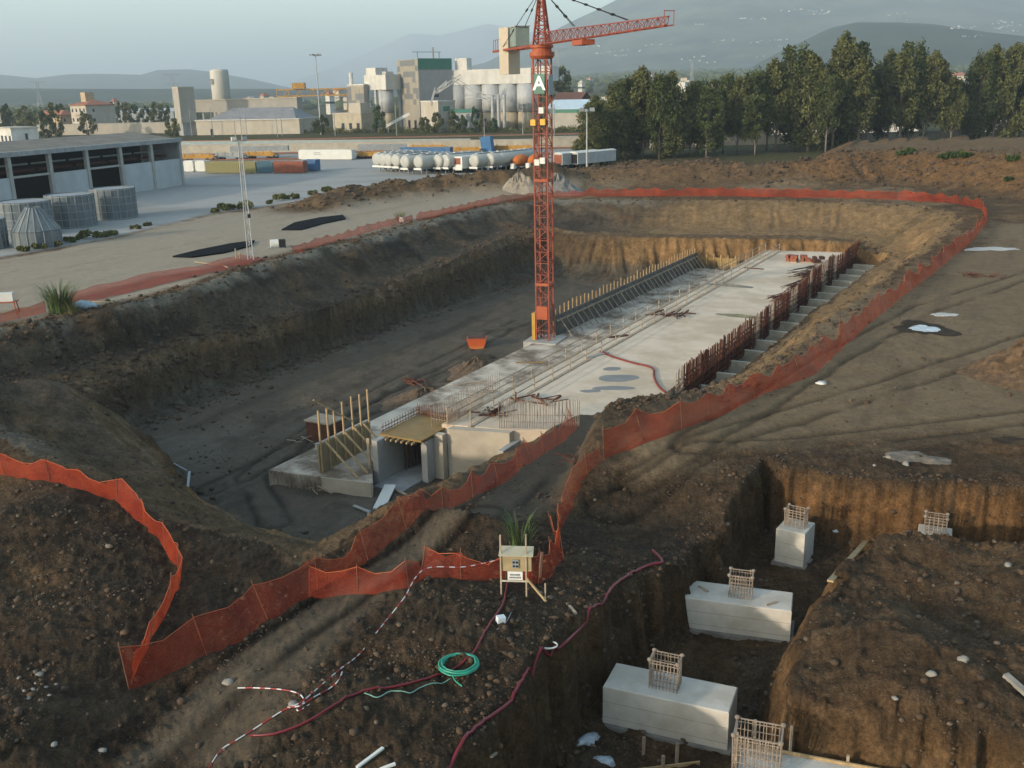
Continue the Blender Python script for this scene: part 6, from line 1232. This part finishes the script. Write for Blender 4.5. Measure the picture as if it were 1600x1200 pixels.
# ================================================================ weeds and reeds
def reeds(px,py,h,rad,n,lab,seed,mat=None,z=None):
    p=G(px,py) if z is None else P(px,py,z);rr=np.random.default_rng(seed);V=[];Q=[]
    for i in range(n):
        a=rr.uniform(0,6.28);q=rad*rr.uniform(0,1)**.6*.6;b=np.array([q*math.cos(a),q*math.sin(a),0]);t=np.array([math.cos(a),math.sin(a),0]);hh=h*rr.uniform(.45,1.);w=.010*h*rr.uniform(.7,1.5)+.006;s=np.array([-t[1],t[0],0]);pr=[]
        for k,f in enumerate((0,.4,.75,1.)):
            c=b+t*(rad*.9*f*f*rr.uniform(.7,1.2))+np.array([0,0,hh*(f-.18*f*f*f)]);ww=w*(1-.8*f);pr+=[c-s*ww,c+s*ww]
        o=len(V);V+=pr;Q+=[(o+2*k,o+2*k+1,o+2*k+3,o+2*k+2) for k in range(3)]
    o=npmesh('reed_clump',np.array(V),np.array(Q),mat or LEAFM[2]);o.location=p;return tag(o,lab,'reeds')
RG=M('reed_green',(.075,.115,.035),.7,.45,1.5);RY=M('reed_olive',(.14,.14,.055),.7,.45,1.5)
reeds(812,868,2.2,.6,80,'green reed clump growing behind the electric board',3,RG);reeds(95,488,3.2,1.5,260,'large green reed clump on the left pit edge',5,RG);reeds(112,489,1.8,1.,110,'yellowish reeds at the right of the large clump',7,RY);reeds(625,345,1.9,.9,110,'small light green bush on the left pit edge',9,RY)
def weed(px,py,s,lab,grp,seed,mat,D=None):
    p=P(px,py,0) if D is None else D;rr=np.random.default_rng(seed);c=[(rr.normal()*s*.7,rr.normal()*s*.4,s*.4+rr.uniform(0,.3)*s) for _ in range(6)];V,Q=leaf_cloud(c,[(s*.5,s*.45,s*.45)]*6,110,.13+.06*s,seed,-.2);o=npmesh('weed_bush',V,Q,mat);o.location=p;return tag(o,lab,'weeds',grp)
for k,(px,py,s) in enumerate(((40,393,.9),(62,389,1.),(88,385,.9),(112,379,1.1),(136,373,1.5),(158,370,1.1),(176,367,.8),(212,358,.8),(232,353,.7))):weed(px,py,s*.68,'olive weed bush in the strip between yard and haul road near the drums','weeds between the yard and the haul road, near the drums',50+k,LEAFM[1+(k%3==0)*2])
for k,(px,py,s) in enumerate(((338,332,1.),(352,329,1.5),(372,327,1.4),(385,325,1.6),(420,319,.9),(440,314,1.6),(460,311,1.4),(492,305,1.2),(512,301,1.5))):weed(px,py,s*.68,'olive weed bush in the strip between yard and haul road right of the mast','weeds between the yard and the haul road, by the mast',70+k,LEAFM[1+(k%2)*2])
for k,(px,py,s) in enumerate(((1408,244,.9),(1424,242,1.1),(1480,249,.9),(1494,249,1.3),(1508,248,1.),(1582,252,1.),(1578,283,.6))):weed(px,py,s,'dark green weed bush on the big spoil bank at right','weeds on the big spoil bank',90+k,LEAFM[2],G(px,py))
# ================================================================ clods: nobody could count them
def clods(name,X,Y,s,mat,seed,sink=.25):
    Z=gz_arr(X,Y);V,Q=scatter(ICO1,np.stack([X,Y,Z+s*(.5-sink)*.7],-1),np.stack([s,s*.8,s*.65],-1),seed,.3);tag(npmesh(name,V,Q,mat),kind='stuff')
CLB=M('clod_brown',(.085,.055,.032),.95,.55,.9,.5,dirt=(.055,.042,.031),dirtamt=.8,dscale=.35);CLP=M('clod_pale',(.125,.095,.065),.95,.5,.9,.5)
rr=np.random.default_rng(77)
def samp(n,R0,R1,seed):
    r=np.random.default_rng(seed);R=R0*(R1/R0)**r.uniform(0,1,n);A=r.uniform(-.58,.58,n);return R*np.sin(A),R*np.cos(A)
X,Y=samp(52000,19,85,5);den=fbm(X*.35,Y*.35,201,4);road=inside(X,Y,HROAD)|inside(X,Y,RPLAT);keep=(rr.uniform(size=len(X))<np.where(road,.10,.10+.95*sstep(-.1,.40,den)));X,Y=X[keep],Y[keep];lx=(X-A0[0])*Vx[0]+(Y-A0[1])*Vx[1];ly=(X-A0[0])*U[0]+(Y-A0[1])*U[1];keep=~((lx>-9.6)&(lx<15.3)&(ly>-7.6)&(ly<92));X,Y=X[keep],Y[keep];s=np.clip(.020*rr.pareto(2.1,len(X))+.022,.018,.15)*np.where(np.hypot(X,Y)>55,1.5,1)
half=rr.uniform(size=len(X))<.75
clods('earth_clods',X[half],Y[half],s[half],CLB,6);clods('pale_earth_clods',X[~half],Y[~half],s[~half]*.8,CLP,7)
# rubble along the foot of the cuts and crests
def along(pl,i0,i1,n,wd,seed):
    r=np.random.default_rng(seed);q=pl[i0:i1+1];k=r.integers(0,len(q)-1,n);t=r.uniform(size=n);p=q[k]*(1-t)[:,None]+q[k+1]*t[:,None];return p[:,0]+r.normal(size=n)*wd,p[:,1]+r.normal(size=n)*wd
XX=[];YY=[]
for pl,i0,i1,n,wd in((C1,0,10,3200,1.5),(C2,0,9,1500,.9),(C3,0,7,1200,.9),(C0,1,12,1500,1.0),(C0,18,28,1200,1.2),(C1,15,22,500,.8),(C0,13,18,500,1.2)):
    x,y=along(pl,i0,i1,n,wd,n+i0);XX.append(x);YY.append(y)
X=np.concatenate(XX);Y=np.concatenate(YY);s=np.clip(.05*rr.pareto(2.0,len(X))+.05,.04,.30);clods('cut_foot_rubble',X,Y,s,CLB,8)
X,Y=along(TRENCH,1,18,2600,.55,91);s=np.clip(.022*rr.pareto(2.2,len(X))+.025,.02,.13);clods('trench_rubble',X,Y,s,CLB,10)
XX=[];YY=[]
for pl,n,wd in((RIDGE_L,700,3.),(RIDGE_F[0],500,5.),(RIDGE_F[1],400,5.),(RIDGE_F[2],500,5.)):
    x,y=along(pl,0,len(pl)-1,n,wd,n);XX.append(x);YY.append(y)
x,y=along(BERM,0,4,1600,6.,3);XX.append(x);YY.append(y-8);X=np.concatenate(XX);Y=np.concatenate(YY);s=np.clip(.1*rr.pareto(2.,len(X))+.1,.08,.6);clods('spoil_rubble',X,Y,s,CLB,9)
